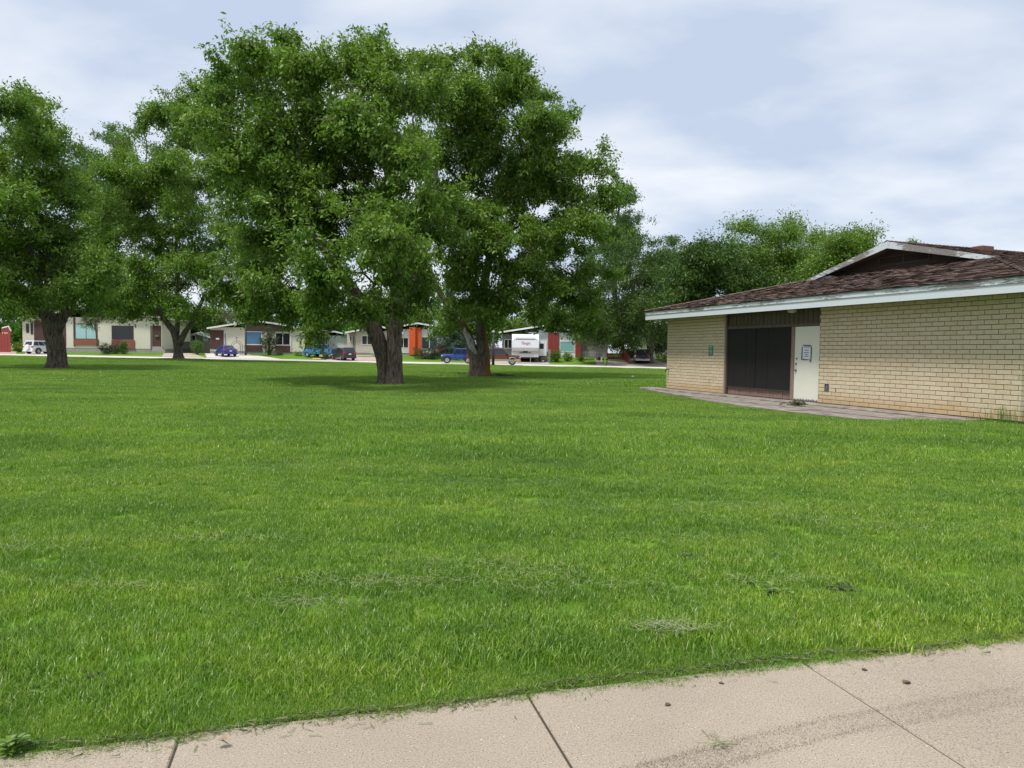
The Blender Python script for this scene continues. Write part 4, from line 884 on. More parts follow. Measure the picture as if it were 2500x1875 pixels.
# 3 beige house
h, o = house('house', 'beige house with sloped white fascia and a white-framed window, behind the dark minivan', 847, 960, 866, Y)
wpan(h, 'wall', 868, 808, 962, 862, Y, 9, S_beige, org=o); wpan(h, 'side_wall', 847, 812, 868, 864, Y + 1.5, 8, S_beige, org=o); wpan(h, 'foundation', 847, 862, 962, 878, Y + .03, 9, M_found, org=o)
win(h, o, 853, 820, 859, 835, Y + 1.5, G_dark, M_wfas); win(h, o, 861, 819, 867, 846, Y + 1.5, M_maroon, M_wfas); win(h, o, 883, 819, 910, 842, Y, G_dark, M_wfas, 1)
for i in range(3): wpan(h, 'step', 902 + i * 3, 862 + i * 3, 918, 876, Y - .3 - i * .3, .3, M_found, org=o)
hroof(h, o, 842, 985, 814, 798, 930, Y, 10, M_rt, M_wfas)
# white garage
h, o = house('garage', 'white-sided garage with pale roof behind the blue pickup', 790, 848, 862, 112)
h['category'] = 'garage'; wpan(h, 'wall', 776, 819, 852, 870, 112, 6, S_white, org=o); hroof(h, o, 770, 858, 819, 810, 815, 112, 7, pm('pale_roof', (.5, .52, .54), (.44, .46, .48), 4, .8), M_wfas)
# 4 white house with orange fins
h, o = house('house', 'white-sided house with bright orange fins beside a dark window', 972, 1090, 866, Y)
wpan(h, 'wall', 962.5, 804, 1083, 862, Y, 9, S_white, org=o); wpan(h, 'foundation', 962.5, 862, 1083, 880, Y + .03, 9, M_found, org=o)
for i in range(9): wpan(h, 'siding_strip', 965, 851 + i * 1.3, 998, 851.5 + i * 1.3, Y - .03, .03, S_white, org=o)
win(h, o, 972, 824, 998, 850, Y, G_dark, M_wfas, 1, 1.6); wpan(h, 'orange_fin', 999, 799, 1014, 866, Y - .6, .6, M_orange, org=o); wpan(h, 'orange_fin', 1014, 800, 1028, 866, Y - .25, .25, M_orange, org=o)
win(h, o, 1029, 822, 1068, 853, Y, G_dark, M_wfas, 1, 1.6); wpan(h, 'orange_panel', 1068, 838, 1083, 869, Y - .3, .3, M_red, org=o)
hroof(h, o, 955, 1095, 802, 790, 1020, Y, 10, M_rt, M_wfas)
# grey house behind the trailer + 5 red-panelled house share a roofline in the photo
h, o = house('house', 'house with red panels, turquoise-curtained window and a grey left end behind the trailer', 1205, 1420, 872, Y)
wpan(h, 'wall', 1226, 818, 1290, 868, Y + .4, 9, S_grey, org=o); win(h, o, 1231, 828, 1250, 851, Y + .4, G_dark, M_wfas, 1, 1.5)
wpan(h, 'wall', 1290, 812, 1419, 866, Y, 9, S_white, org=o); wpan(h, 'foundation', 1226, 868, 1419, 886, Y + .43, 8, M_found, org=o)
wpan(h, 'red_panel', 1286, 814, 1297, 822, Y - .1, .1, M_maroon, org=o); win(h, o, 1312, 832, 1336, 860, Y, G_dark, M_wfas, 1, 1.4)
wpan(h, 'red_panel', 1338, 812, 1364, 874, Y - .3, .3, M_red, org=o); wpan(h, 'white_panel', 1365, 815, 1405, 876, Y - .12, .12, S_white, org=o); win(h, o, 1367, 833, 1403, 859, Y - .12, G_turq, M_wfas, 0, 1.5); wpan(h, 'red_panel', 1405, 815, 1419, 875, Y - .3, .3, M_red, org=o)
hroof(h, o, 1218, 1428, 814, 795, 1335, Y, 10, M_rt, M_wfas)
# porch wing
h, o = house('porch', 'beige porch with white railing and concrete steps beside the red-panelled house', 1420, 1483, 876, Y + .5)
h['category'] = 'porch'; wpan(h, 'wall', 1420, 820, 1484, 878, Y + 2, 6, pm('porch_wall', (.5, .45, .41), (.44, .4, .36), 4, .9), org=o); wpan(h, 'porch_floor', 1420, 872, 1447, 890, Y + .2, 1.6, M_found, org=o)
for i in range(3): wpan(h, 'step', 1425, 876 + i * 3, 1447 + i * 2, 890, Y - .2 - i * .35, .35, M_found, org=o)
wpan(h, 'rail', 1420, 859, 1478, 860.5, Y + .3, .06, M_white, org=o)
for i in range(15): wpan(h, 'baluster', 1421 + i * 4, 860.5, 1422 + i * 4, 876, Y + .3, .05, M_white, org=o)
hroof(h, o, 1415, 1490, 820, 812, 1450, Y + 2, 6, M_rt, M_wfas)
# 6 cream house at the brick corner
h, o = house('house', 'plain cream house wall half hidden by the brick building', 1590, 1700, 884, Y + 1)
wpan(h, 'wall', 1590, 822, 1720, 880, Y + 1, 9, stucco('stucco_pale', (.62, .6, .55)), org=o); wpan(h, 'foundation', 1590, 880, 1720, 892, Y + 1.03, 9, M_found, org=o); wpan(h, 'corner_trim', 1589, 822, 1592, 882, Y + .9, .1, M_wfas, org=o)
hroof(h, o, 1582, 1730, 822, 806, 1655, Y + 1, 10, M_rt, M_wfas)
# grey gabled shed and small outbuildings
h, o = house('shed', 'grey-sided shed with white gable trim behind the plank fence', 455, 515, 858, 112); h['category'] = 'shed'
wpan(h, 'wall', 456, 815, 512, 862, 112, 5, pm('grey_siding', (.33, .33, .33), (.28, .28, .28), 4, .8), org=o); win(h, o, 468, 818, 478, 832, 112, G_dark, M_wfas); win(h, o, 496, 814, 508, 834, 112, G_teal, M_wfas); hroof(h, o, 448, 520, 826, 815, 478, 112, 6, M_rt, M_wfas, .4)
h, o = house('shed', 'low shed with white roof edge just right of the first house steps', 402, 450, 856, 114); h['category'] = 'shed'
wpan(h, 'wall', 404, 828, 452, 862, 114, 4, S_grey, org=o); hroof(h, o, 398, 456, 826, 820, 428, 114, 5, M_wfas, M_wfas, .4)

def fence(name, label, x0, x1, y0, y1, Y, mat, nb, post=True, cat='fence', wob=.03):
    c = px((x0 + x1) / 2, y1, Y); g = gz(c[0], Y); r = thing(name, label, cat, (c[0], Y, g)); xa, xb = px(x0, y0, Y)[0] - c[0], px(x1, y0, Y)[0] - c[0]; H = px((x0 + x1) / 2, y0, Y)[2] - g
    w = (xb - xa) / nb
    for i in range(nb): MB().bev(xa + i * w + .01, xa + (i + 1) * w - .01, -.03, .0, -.02, H + random.uniform(-wob, wob), .01).build('board', mat, r)
    MB().box(xa, xb, .003, .05, H * .25, H * .25 + .09).box(xa, xb, .003, .05, H * .78, H * .78 + .09).build('rail', mat, r)
    return r
fence('plank_fence', 'dark weathered plank fence between the first two cream houses', 396, 514, 834, 862, 105, M_wood, 46)
fence('plank_fence', 'orange-stained plank fence behind the blue pickup', 752, 778, 834, 862, 106, M_orf, 12)
fence('picket_fence', 'thin grey picket fence beside the blue off-roader', 1083, 1130, 851, 870, 101, M_grey, 20)
fence('plank_fence', 'black plank fence left of the grey car', 1537, 1566, 858, 888, 100.5, M_wood, 14)
def red_fence():
    r = fence('board_fence', 'red board fence with arched top and a wing towards the street', 1482, 1523, 862, 885, 99, M_red, 14)
    c = r.location; e = px(1523, 885, 99); f = px(1537, 893, 93.5); n = 9
    for i in range(n):
        t0, t1 = i / n, (i + 1) / n - .01; a = np.array([e[0] + (f[0] - e[0]) * t0, 99 + (93.5 - 99) * t0]); b = np.array([e[0] + (f[0] - e[0]) * t1, 99 + (93.5 - 99) * t1]); z0 = gz(*a) - c[2]; h = 1.45 - .35 * math.sin(t0 * 1.5)
        d = (b - a) / np.linalg.norm(b - a); s = np.array([-d[1], d[0]]) * .02
        q = [(p[0] - c[0], p[1] - c[1]) for p in (a + s, b + s, b - s, a - s)]
        MB().add([(x, y, z0 - .1) for x, y in q] + [(x, y, z0 + h) for x, y in q], [(0, 1, 2, 3), (4, 5, 6, 7), (0, 1, 5, 4), (1, 2, 6, 5), (2, 3, 7, 6), (3, 0, 4, 7)]).build('board', M_red, r)
red_fence()
def red_gate():
    Y = 97; c = px(12, 850, Y); g = gz(c[0], Y); r = thing('board_fence', 'red board fence panel with white cap at the left border', 'fence', (c[0], Y, g))
    X = lambda x: px(x, 820, Y)[0] - c[0]; Z = lambda y: px(12, y, Y)[2] - g
    for i in range(8):
        x0 = -34 + i * 7.5; t = 812 if x0 < 2 else 797 + max(0, (22 - x0)) * .15
        MB().box(X(x0) + .01, X(x0 + 7.5) - .01, -.03, 0, -.05, Z(t)).build('board', M_red, r)
    MB().prism([(X(2), Z(800)), (X(22), Z(795)), (X(28), Z(807)), (X(27), Z(809)), (X(21), Z(798)), (X(2), Z(803))], -.06, .03).build('cap', M_white, r)
    b = MB()
    for x in (7, 12, 15, 18): b.cyl((X(x), -.045, Z(813)), 'y', .07, .02, 8)
    b.build('number_mark', M_white, r)
red_gate()

# drives and walks
def drive(name, rows, mat): strip(name, [((px(a, 870, Yy)[0], Yy), (px(b, 870, Yy)[0], Yy)) for a, b, Yy in rows], mat, .035)
drive('driveway', [(-60, 40, 91), (-60, 40, 100)], M_drivep)
drive('driveway', [(60, 150, 91), (64, 132, 101)], M_drive)
drive('driveway', [(395, 500, 91), (400, 470, 101)], pm('gravel_drive', (.42, .35, .28), (.36, .3, .22), 1.2, .95, coord='World'))
drive('driveway', [(505, 690, 91), (500, 600, 101)], M_road)
drive('driveway', [(800, 965, 91), (770, 905, 101)], M_drivep)
drive('driveway', [(1190, 1345, 91), (1235, 1320, 101)], M_drive)
drive('garden_path', [(1457, 1478, 91), (1454, 1468, 99.5)], M_drive)
drive('driveway', [(1482, 1660, 91), (1485, 1592, 100)], pm('dusty_drive', (.46, .40, .32), (.40, .35, .25), 1.0, .95, coord='World'))

# ------------------------------------------------------------------ cars
def paint(n, c, rough=.28): return pm(n, c, tuple(x * .95 for x in c), 2, rough, coat=.6)
M_tyre = pm('tyre_rubber', (.018, .018, .018), (.025, .025, .024), 20, .85); M_rim = pm('alloy', (.5, .5, .5), (.42, .42, .42), 9, .35, metal=.8); M_glass = pm('car_glass', (.02, .025, .03), (.03, .036, .045), 3, .06); M_tail = pm('tail_lamp', (.5, .02, .015), (.42, .015, .012), 9, .2); M_head = pm('head_lamp', (.65, .66, .68), (.5, .52, .55), 9, .15); M_plate = pm('number_plate', (.7, .7, .68), (.6, .6, .6), 40, .5); M_trim = pm('black_trim', (.02, .02, .021), (.028, .028, .028), 12, .6)
def loft(st):
    """st: (x, half width low, half width high, z low, z high); rounded body sections"""
    b = MB(); vs = []; n = 10
    for x, wl, wh, zl, zh in st:
        sec = [(-wl * .93, zl), (-wl, zl + .08), (-wl * 1.0, zl + (zh - zl) * .55), (-wh, zh - .05), (-wh * .9, zh), (wh * .9, zh), (wh, zh - .05), (wl, zl + (zh - zl) * .55), (wl, zl + .08), (wl * .93, zl)]
        vs += [(x, y, z) for y, z in sec]
    fs = [(i * n + j, i * n + (j + 1) % n, (i + 1) * n + (j + 1) % n, (i + 1) * n + j) for i in range(len(st) - 1) for j in range(n)] + [tuple(range(n)), tuple(range(len(vs) - 1, len(vs) - n - 1, -1))]
    return b.add(vs, fs)
def wheels(root, xs, hw, r, w=.22):
    for x in xs:
        for s in (-1, 1):
            y = s * (hw - w * .5); t = MB().cyl((x, y, r), 'y', r, w, 20).build('wheel', M_tyre, root); d = MB().cyl((x, y + s * (w * .5 + .004), r), 'y', r * .62, .02, 14)
            for k in range(5):
                a = k * 1.2566; d.box(x - .03 + math.cos(a) * r * .33, x + .03 + math.cos(a) * r * .33, y + s * (w * .5 + .02) - .012, y + s * (w * .5 + .02) + .012, r + math.sin(a) * r * .33 - .03, r + math.sin(a) * r * .33 + .03)
            d.build('rim', M_rim, t)
def arches(root, xs, hw, r, mat):
    for x in xs:
        for s in (-1, 1):
            pts = [(x + math.cos(a) * (r + .06), s * hw, r + math.sin(a) * (r + .06)) for a in np.linspace(R(-5), R(185), 10)]; MB().tube(pts, .05, 6).build('wheel_arch', mat, root)
def cabin(root, mat, base, roof, zb, zr, wb, wr, pillars=(), roofmat=None, backglass=True, frontglass=True, sideglass=True):
    """greenhouse: base/roof = (x rear, x front); glass panes stand 1 cm proud"""
    b = MB(); v = [(base[0], -wb, zb), (base[1], -wb, zb), (base[1], wb, zb), (base[0], wb, zb), (roof[0], -wr, zr), (roof[1], -wr, zr), (roof[1], wr, zr), (roof[0], wr, zr), (roof[0] + .12, -wr * .85, zr + .05), (roof[1] - .12, -wr * .85, zr + .05), (roof[1] - .12, wr * .85, zr + .05), (roof[0] + .12, wr * .85, zr + .05)]
    b.add(v, [(3, 2, 1, 0), (0, 1, 5, 4), (1, 2, 6, 5), (2, 3, 7, 6), (3, 0, 4, 7), (4, 5, 9, 8), (5, 6, 10, 9), (6, 7, 11, 10), (7, 4, 8, 11), (8, 9, 10, 11)]); b.build('cabin', mat, root)
    def quad(name, A, B, Cc, Dd, f0, f1, g0, g1, n):
        A, B, Cc, Dd = map(lambda p: np.array(p, float), (A, B, Cc, Dd)); P = lambda s, t: (A * (1 - s) + B * s) * (1 - t) + (Dd * (1 - s) + Cc * s) * t
        q = [P(f0, g0), P(f1, g0), P(f1, g1), P(f0, g1)]; n = np.array(n, float) / np.linalg.norm(n)
        MB().add([p + n * .012 for p in q] + [p - n * .02 for p in q], [(0, 1, 2, 3), (0, 1, 5, 4), (1, 2, 6, 5), (2, 3, 7, 6), (3, 0, 4, 7)]).build(name, M_glass, root)
    cuts = [0.04] + list(pillars) + [.95]
    if sideglass:
        for s in (-1, 1):
            A, B, Cc, Dd = (base[0], s * wb, zb), (base[1], s * wb, zb), (roof[1], s * wr, zr), (roof[0], s * wr, zr)
            for p, q in zip(cuts, cuts[1:]): quad('side_window', A, B, Cc, Dd, p + .015, q - .015, .1, .9, (0, s, .3))
    if backglass: quad('rear_window', (base[0], -wb, zb), (base[0], wb, zb), (roof[0], wr, zr), (roof[0], -wr, zr), .1, .9, .12, .88, (-1, 0, .4))
    if frontglass: quad('windscreen', (base[1], -wb, zb), (base[1], wb, zb), (roof[1], wr, zr), (roof[1], -wr, zr), .07, .93, .08, .92, (1, 0, .6))
def bits(root, xr, xf, hw, zt, zh, tail=(.18, .16), plate_z=.8, bump=None, body=None):
    for s in (-1, 1):
        MB().bev(xr - .02, xr + .12, min(s * (hw - .02), s * (hw - .02 - tail[0] * 1.6)), max(s * (hw - .02), s * (hw - .02 - tail[0] * 1.6)), zt, zt + tail[1], .02).build('tail_light', M_tail, root)
        MB().bev(xf - .14, xf + .01, min(s * (hw - .06), s * (hw - .4)), max(s * (hw - .06), s * (hw - .4)), zh, zh + .15, .02).build('headlight', M_head, root)
    MB().box(xr - .035, xr + .02, -.16, .16, plate_z - .08, plate_z + .08).build('licence_plate', M_plate, root)
    MB().bev(xr - .06, xr + .25, -hw + .02, hw - .02, .28, .48, .03).build('rear_bumper', bump or M_trim, root); MB().bev(xf - .25, xf + .05, -hw + .02, hw - .02, .28, .5, .03).build('front_bumper', bump or M_trim, root)
def mirrors(root, x, hw, z, mat):
    for s in (-1, 1): MB().bev(x - .08, x + .08, min(s * hw, s * (hw + .2)), max(s * hw, s * (hw + .2)), z, z + .14, .02).build('mirror', mat, root)
def car_at(name, label, cat, x, y, Y, deg):
    p = px(x, y, Y); return thing(name, label, cat, (p[0], Y, gz(p[0], Y) + .035), R(deg))
def suv(name, label, x, y, Y, deg, mat, low=None, spare=True, L=4.3, wide=.88, H=1.72, spare_mat=None):
    r = car_at(name, label, 'car', x, y, Y, deg); a = L / 2
    loft([(-a, wide * .9, wide * .88, .38, .95), (-a + .12, wide, wide * .95, .3, 1.02), (-.2, wide, wide * .97, .28, 1.02), (a - 1.15, wide, wide * .95, .28, 1.0), (a - .35, wide * .97, wide * .88, .3, .9), (a, wide * .82, wide * .75, .36, .72)]).build('body', mat, r, smooth=False)
    if low: MB().bev(-a - .07, a + .03, -wide - .012, wide + .012, .3, .56, .04).build('lower_cladding', low, r)
    cabin(r, mat, (-a + .03, a - 1.2), (-a + .3, a - 2.0), 1.0, H - .05, wide * .95, wide * .76, (.34, .66)); wheels(r, (-a + .8, a - .85), wide + .02, .35); arches(r, (-a + .8, a - .85), wide, .35, M_trim if not low else low)
    bits(r, -a, a, wide, .82, .66, plate_z=.72, bump=mat if not low else low); mirrors(r, a - 1.35, wide * .93, 1.0, mat)
    if spare:
        t = MB().cyl((-a - .12, -.1, .85), 'x', .34, .2, 20).build('spare_wheel', spare_mat or M_tyre, r); MB().cyl((-a - .225, -.1, .85), 'x', .22, .02, 16).build('cover', spare_mat or M_trim, t)
    for s in (-1, 1): MB().tube([(-a + .45, s * wide * .66, H + .02), (-a + 2.0, s * wide * .66, H + .03)], .02, 6).build('roof_rail', M_trim, r)
    return r
P_white = paint('white_car', (.72, .73, .74)); P_blue = paint('deep_blue_car', (.012, .018, .22)); P_teal = paint('azure_pickup', (.015, .16, .36)); P_dark = paint('dark_plum_car', (.022, .02, .03)); P_jeep = paint('royal_blue_car', (.012, .05, .24)); P_brn = paint('brown_pickup', (.12, .05, .034)); P_tan = paint('tan_trim', (.36, .29, .21), .4); P_nv = paint('navy_car', (.018, .022, .04)); P_slv = paint('silver_trim', (.42, .42, .42), .4)
suv('parked_car', 'white compact SUV with white spare wheel cover, behind the left tree trunk', 103, 862, 93.5, 72, P_white, None, True, 4.0, .88, 1.7, P_white)
suv('parked_car', 'navy and silver SUV with rear spare wheel by the red fence', 1566, 888, 95.5, 84, P_nv, P_slv, True, 4.4, .92, 1.78)
def sedan():
    r = car_at('parked_car', 'deep blue sedan on the pale driveway before the house with blue curtains', 'car', 551, 866, 95, 128); a = 2.2; w = .89; m_ = P_blue
    loft([(-a, w * .82, w * .8, .4, .92), (-a + .25, w * .97, w * .92, .3, 1.0), (-1.0, w, w * .95, .27, .98), (.6, w, w * .95, .27, .95), (1.5, w * .97, w * .9, .28, .84), (a, w * .78, w * .7, .34, .66)]).build('body', m_, r)
    cabin(r, m_, (-1.75, 1.15), (-.85, .3), .95, 1.41, w * .93, w * .68, (.42, .5)); wheels(r, (-1.3, 1.35), w + .01, .32); bits(r, -a, a, w, .78, .6, plate_z=.72, bump=m_); mirrors(r, .8, w * .92, .92, m_)
sedan()
def minivan():
    r = car_at('parked_car', 'dark plum minivan on the pink driveway beside the blue pickup', 'car', 838, 876, 91.5, 124); a = 2.3; w = .88; m_ = P_dark
    loft([(-a, w * .92, w * .9, .36, .98), (-a + .2, w, w * .96, .28, 1.04), (0, w, w * .97, .27, 1.02), (1.1, w, w * .95, .27, .98), (1.8, w * .97, w * .88, .28, .85), (a, w * .78, w * .7, .34, .64)]).build('body', m_, r)
    cabin(r, m_, (-a + .02, 1.55), (-a + .4, .4), 1.0, 1.6, w * .95, w * .74, (.3, .62)); wheels(r, (-1.4, 1.4), w + .01, .33); bits(r, -a, a, w, .86, .62, (.2, .22), .8, bump=m_); mirrors(r, 1.0, w * .93, .98, m_)
minivan()
def pickup(name, label, x, y, Y, deg, mat, L, w, H, low=None, crew=False, belt=1.12):
    r = car_at(name, label, 'pickup truck', x, y, Y, deg); a = L / 2; cb = -a + (1.75 if crew else 2.2)          # rear of the cab
    loft([(cb - .02, w, w * .97, .42, belt), (a - 1.5, w, w * .97, .42, belt), (a - .4, w * .97, w * .93, .42, belt - .04), (a, w * .9, w * .85, .46, belt - .14)]).build('body', mat, r)
    bd = MB(); bd.box(-a, cb - .04, -w, -w + .09, .5, belt + .04).box(-a, cb - .04, w - .09, w, .5, belt + .04).box(-a, -a + .09, -w + .09, w - .09, .5, belt + .02).box(-a + .09, cb - .04, -w + .09, w - .09, .5, .6).box(cb - .12, cb - .04, -w + .09, w - .09, .6, belt)
    bd.build('cargo_bed', mat, r); cf = a - (1.25 if crew else 1.3)
    cabin(r, mat, (cb, cf), (cb + .12, cf - .75), belt, H, w * .95, w * .76, (.42,) if crew else (.3,)); rw = .4 if crew else .36
    wheels(r, (-a + 1.15, a - .95), w + .01, rw, .26); arches(r, (-a + 1.15, a - .95), w + .0, rw, low or mat)
    if low: MB().bev(-a + .02, a - .03, -w - .015, w + .015, .42, .66, .03).build('lower_trim', low, r)
    bits(r, -a, a, w, .82, .82, (.09, .3), .62, bump=low or M_rim); mirrors(r, cf - .35, w * .97, belt + .02, M_trim)
    MB().box(a - .02, a + .025, -w * .5, w * .5, .66, .95).build('grille', M_trim, r)
    return r
pickup('pickup_truck', 'bright azure pickup with two-tone band beside the dark minivan', 785, 870, 95.5, 150, P_teal, 5.3, .92, 1.72, crew=False)
pickup('pickup_truck', 'brown crew-cab pickup with tan lower trim parked across the street', 1205, 890, 82.5, 2, P_brn, 6.15, .98, 1.92, P_tan, True, 1.18)
def jeep():
    r = car_at('parked_car', 'royal blue boxy off-roader with black fenders behind the scarred trunk', 'car', 1118, 885, 86.5, 186); a = 2.0; w = .78; m_ = P_jeep
    loft([(-a, w, w, .5, 1.12), (.55, w, w, .5, 1.12), (.6, w * .98, w * .93, .52, 1.14), (a - .1, w * .9, w * .8, .56, 1.08), (a, w * .88, w * .78, .58, 1.0)]).build('body', m_, r)
    cabin(r, m_, (-a + .02, .62), (-a + .08, .42), 1.12, 1.76, w * .96, w * .9, (.36, .64)); wheels(r, (-1.2, 1.32), w + .13, .4, .26); arches(r, (-1.2, 1.32), w + .08, .42, M_trim)
    bits(r, -a, a, w, .85, .85, (.1, .2), .7); mirrors(r, .5, w * .97, 1.2, M_trim); MB().box(a - .01, a + .03, -w * .45, w * .45, .66, 1.0).build('grille', M_trim, r)
    MB().cyl((-a - .14, 0, 1.0), 'x', .38, .22, 20).build('spare_wheel', M_tyre, r)
jeep()
def trailer():
    Y = 93.; p = px(1282, 887, Y); g = gz(p[0], Y) + .035; r = thing('travel_trailer', 'white fifth-wheel travel trailer with red script on its nose', 'trailer', (p[0], Y, g), R(-90)); k = Y / F_PX
    # local x points to the viewer, y to the right of the photo
    w = 1.75; m_ = pm('gelcoat', (.74, .75, .78), (.7, .71, .74), 2, .35); mg = pm('trailer_grey', (.40, .39, .37), (.35, .34, .33), 3, .5)
    b = MB(); pr = [(-9, .75), (-.3, .75), (-.05, 1.0), (0, 1.8), (.15, 2.0), (.12, 2.9), (-.15, 3.5), (-.7, 3.72), (-9, 3.72)]
    vs = [(x, -w, z) for x, z in pr] + [(x, w, z) for x, z in pr]; n = len(pr); b.add(vs, [tuple(range(n)), tuple(range(2 * n - 1, n - 1, -1))] + [(i, i + n, (i + 1) % n + n, (i + 1) % n) for i in range(n)]); b.build('body', m_, r)
    MB().bev(-.28, .17, -w - .015, w + .015, 1.55, 1.98, .05).build('nose_band', mg, r); MB().bev(-.5, .02, -w - .012, w + .012, .76, 1.53, .05).build('lower_nose', pm('trailer_pale', (.52, .51, .49), (.47, .46, .45), 3, .5), r)
    MB().box(.015, .06, -.75, .75, 1.28, 1.36).box(.0, .1, -.3, .3, 1.36, 1.55).build('hitch_pin', M_trim, r)
    MB().box(.021, .035, -1.1, 1.1, .9, 1.24).build('hatch', mg, r)
    for s in (-1, 1): MB().cyl((.05, s * 1.45, 3.05), 'x', .06, .25, 10).build('marker_light', mg, r); MB().box(-.3, -.2, s * .7 - .05, s * .7 + .05, .0, .78).box(-.36, -.14, s * .7 - .12, s * .7 + .12, 0, .03).build('landing_leg', M_steel, r)
    for z in (3.0, 3.12, 3.24): MB().box(.05, .13, -1.3, 1.3, z, z + .03).build('nose_rib', mg, r)
    # slide-out with door to the right of the nose
    sl = MB().box(-4.2, -1.2, w, w + 1.05, .95, 2.9).build('slide_out', m_, r); MB().box(-1.2, -1.18, w + .12, w + .68, 1.85, 2.55).build('side_window', M_glass, sl); MB().box(-1.2, -1.185, w + .72, w + .76, 1.0, 2.85).build('edge_trim', mg, sl)
    st = MB(); [st.box(-1.1 + i * .25, -.85 + i * .25, w + .1, w + .95, .62 - i * .22, .66 - i * .22) for i in range(3)]; st.build('entry_steps', M_trim, r)
    for x in (-6.2, -5.2):
        for s in (-1, 1): MB().cyl((x, s * (w - .16), .37), 'y', .37, .26, 18).build('wheel', M_tyre, r)
    MB().box(-8.8, -.5, -w + .3, w - .3, .55, .75).build('chassis', M_trim, r)
    fc = bpy.data.curves.new('script', 'FONT'); fc.body = 'Tango'; fc.size = .48; fc.shear = .35; fc.align_x = 'CENTER'; fc.extrude = .004; to = bpy.data.objects.new('tmp', fc); COL.objects.link(to)
    bpy.context.view_layer.update(); me = bpy.data.meshes.new_from_object(to.evaluated_get(bpy.context.evaluated_depsgraph_get())); bpy.data.objects.remove(to); bpy.data.curves.remove(fc)
    me.materials.append(pm('script_red', (.45, .12, .12), (.4, .1, .1), 9, .5)); so = bpy.data.objects.new('lettering', me); link(so, r); so.location = (.175, 0, 2.42); so.rotation_euler = (R(90), 0, R(90))
trailer()

# ------------------------------------------------------------------ garden and street things
def lamp_post():
    p = px(1204, 888, 79.2); g = gz(p[0], 79.2); r = thing('lamp_post', 'dark slim post standing at the street edge before the brown pickup', 'post', (p[0], 79.2, g))
    MB().tube([(0, 0, -.1), (0, 0, 1.2), (0, 0, 3.6)], [.16, .14, .11], 12).build('pole', M_trim, r, smooth=True); MB().cyl((0, 0, .06), 'z', .24, .14, 12).build('base', M_trim, r); MB().ball((0, 0, 3.7), .2, 12, 8).build('lamp', pm('lamp_glass', (.4, .4, .38), (.35, .35, .33), 5, .3), r, smooth=True)
lamp_post()
def arch():
    Y = 98.; p = px(578, 862, Y); g = gz(p[0], Y); r = thing('garden_arch', 'thin curled metal garden arch against the cream wall', 'garden arch', (p[0], Y, g)); b = MB()
    for s in (.75, .5): b.tube([(-s, 0, -.05), (-s, 0, 1.2)] + [(-s * math.cos(a), 0, 1.2 + s * math.sin(a)) for a in np.linspace(.2, 2.94, 9)] + [(s, 0, 1.2), (s, 0, -.05)], .035, 5)
    b.tube([(0, 0, 1.6), (0, 0, 2.35)], .03, 5); b.ball((0, 0, 2.35), .1, 8, 6); b.tube([(-.75, 0, 1.2), (-1.0, 0, 1.25), (-1.1, 0, 1.0)], .03, 5).tube([(.75, 0, 1.2), (1.0, 0, 1.25), (1.1, 0, 1.0)], .03, 5)
    b.build('frame', M_grey, r)
arch()
def single(name, label, cat, mb, mat, x, y, Y, smooth=True, group=None):
    p = px(x, y, Y); o = mb.build(name, mat, smooth=smooth); o.location = (p[0], Y, gz(p[0], Y)); tag(o, label, cat, group); return o
M_rock = pm('pink_boulder', (.40, .31, .27), (.28, .23, .21), 3, .95, .6, 9, bdist=.05); M_rockg = pm('grey_stone', (.36, .35, .33), (.25, .24, .23), 4, .95, .5, 12)
single('boulder', 'large pinkish boulder in the front garden by the trailer', 'boulder', MB().ball((0, 0, .5), .62, 12, 8, (1, .8, 1.05), .06, 3), M_rock, 1327, 886, 95)
single('garden_stone', 'pale round stone in front of the large boulder', 'stone', MB().ball((0, 0, .12), .3, 10, 6, (1, .8, .8), .05, 4), M_rockg, 1325, 888, 93.6)
single('garden_stone', 'grey stone left of the large boulder', 'stone', MB().ball((0, 0, .18), .3, 10, 6, (1.2, .8, .8), .06, 5), M_rockg, 1310, 886, 95)
single('garden_ornament', 'pale arched stone ornament behind the large boulder', 'ornament', MB().tube([(-.45, 0, 0), (-.42, 0, .9), (0, 0, 1.35), (.42, 0, .9), (.45, 0, 0)], .14, 8), M_rockg, 1325, 884, 96.2)
def trellis():
    p = px(1340, 887, 94.2); r = thing('garden_trellis', 'white-grey slim trellis between boulder and bright shrub', 'trellis', (p[0], 94.2, gz(p[0], 94.2))); m_ = pm('trellis_paint', (.55, .58, .55), (.45, .48, .45), 5, .7)
    for s in (-.12, .12): MB().box(s - .025, s + .025, -.025, .025, -.05, 1.75).build('upright', m_, r)
    for i in range(7): MB().box(-.12, .12, -.03, -.022, .2 + i * .23, .23 + i * .23).build('rung', m_, r)
trellis()
def pot(label, x, Y, rr, h, mat):
    r = MB(); r.cyl((0, 0, h / 2), 'z', rr * .75, h, 14, rr); r.cyl((0, 0, h * .95), 'z', rr * 1.1, h * .12, 14); return single('plant_pot', label, 'pot', r, mat, x, 884, Y, False, 'pots by the garden walk')
pot('small cream pot, left end of the pot row by the garden walk', 1453.5, 97, .11, .3, S_cream); pot('terracotta pot by the garden walk', 1457.5, 97, .16, .34, pm('terracotta', (.42, .2, .12), (.36, .17, .1), 6, .85)); pot('dark slate bucket by the garden walk', 1463, 97, .2, .5, M_trim); pot('tall white pot at the right of the garden walk', 1469, 97, .2, .52, M_white)
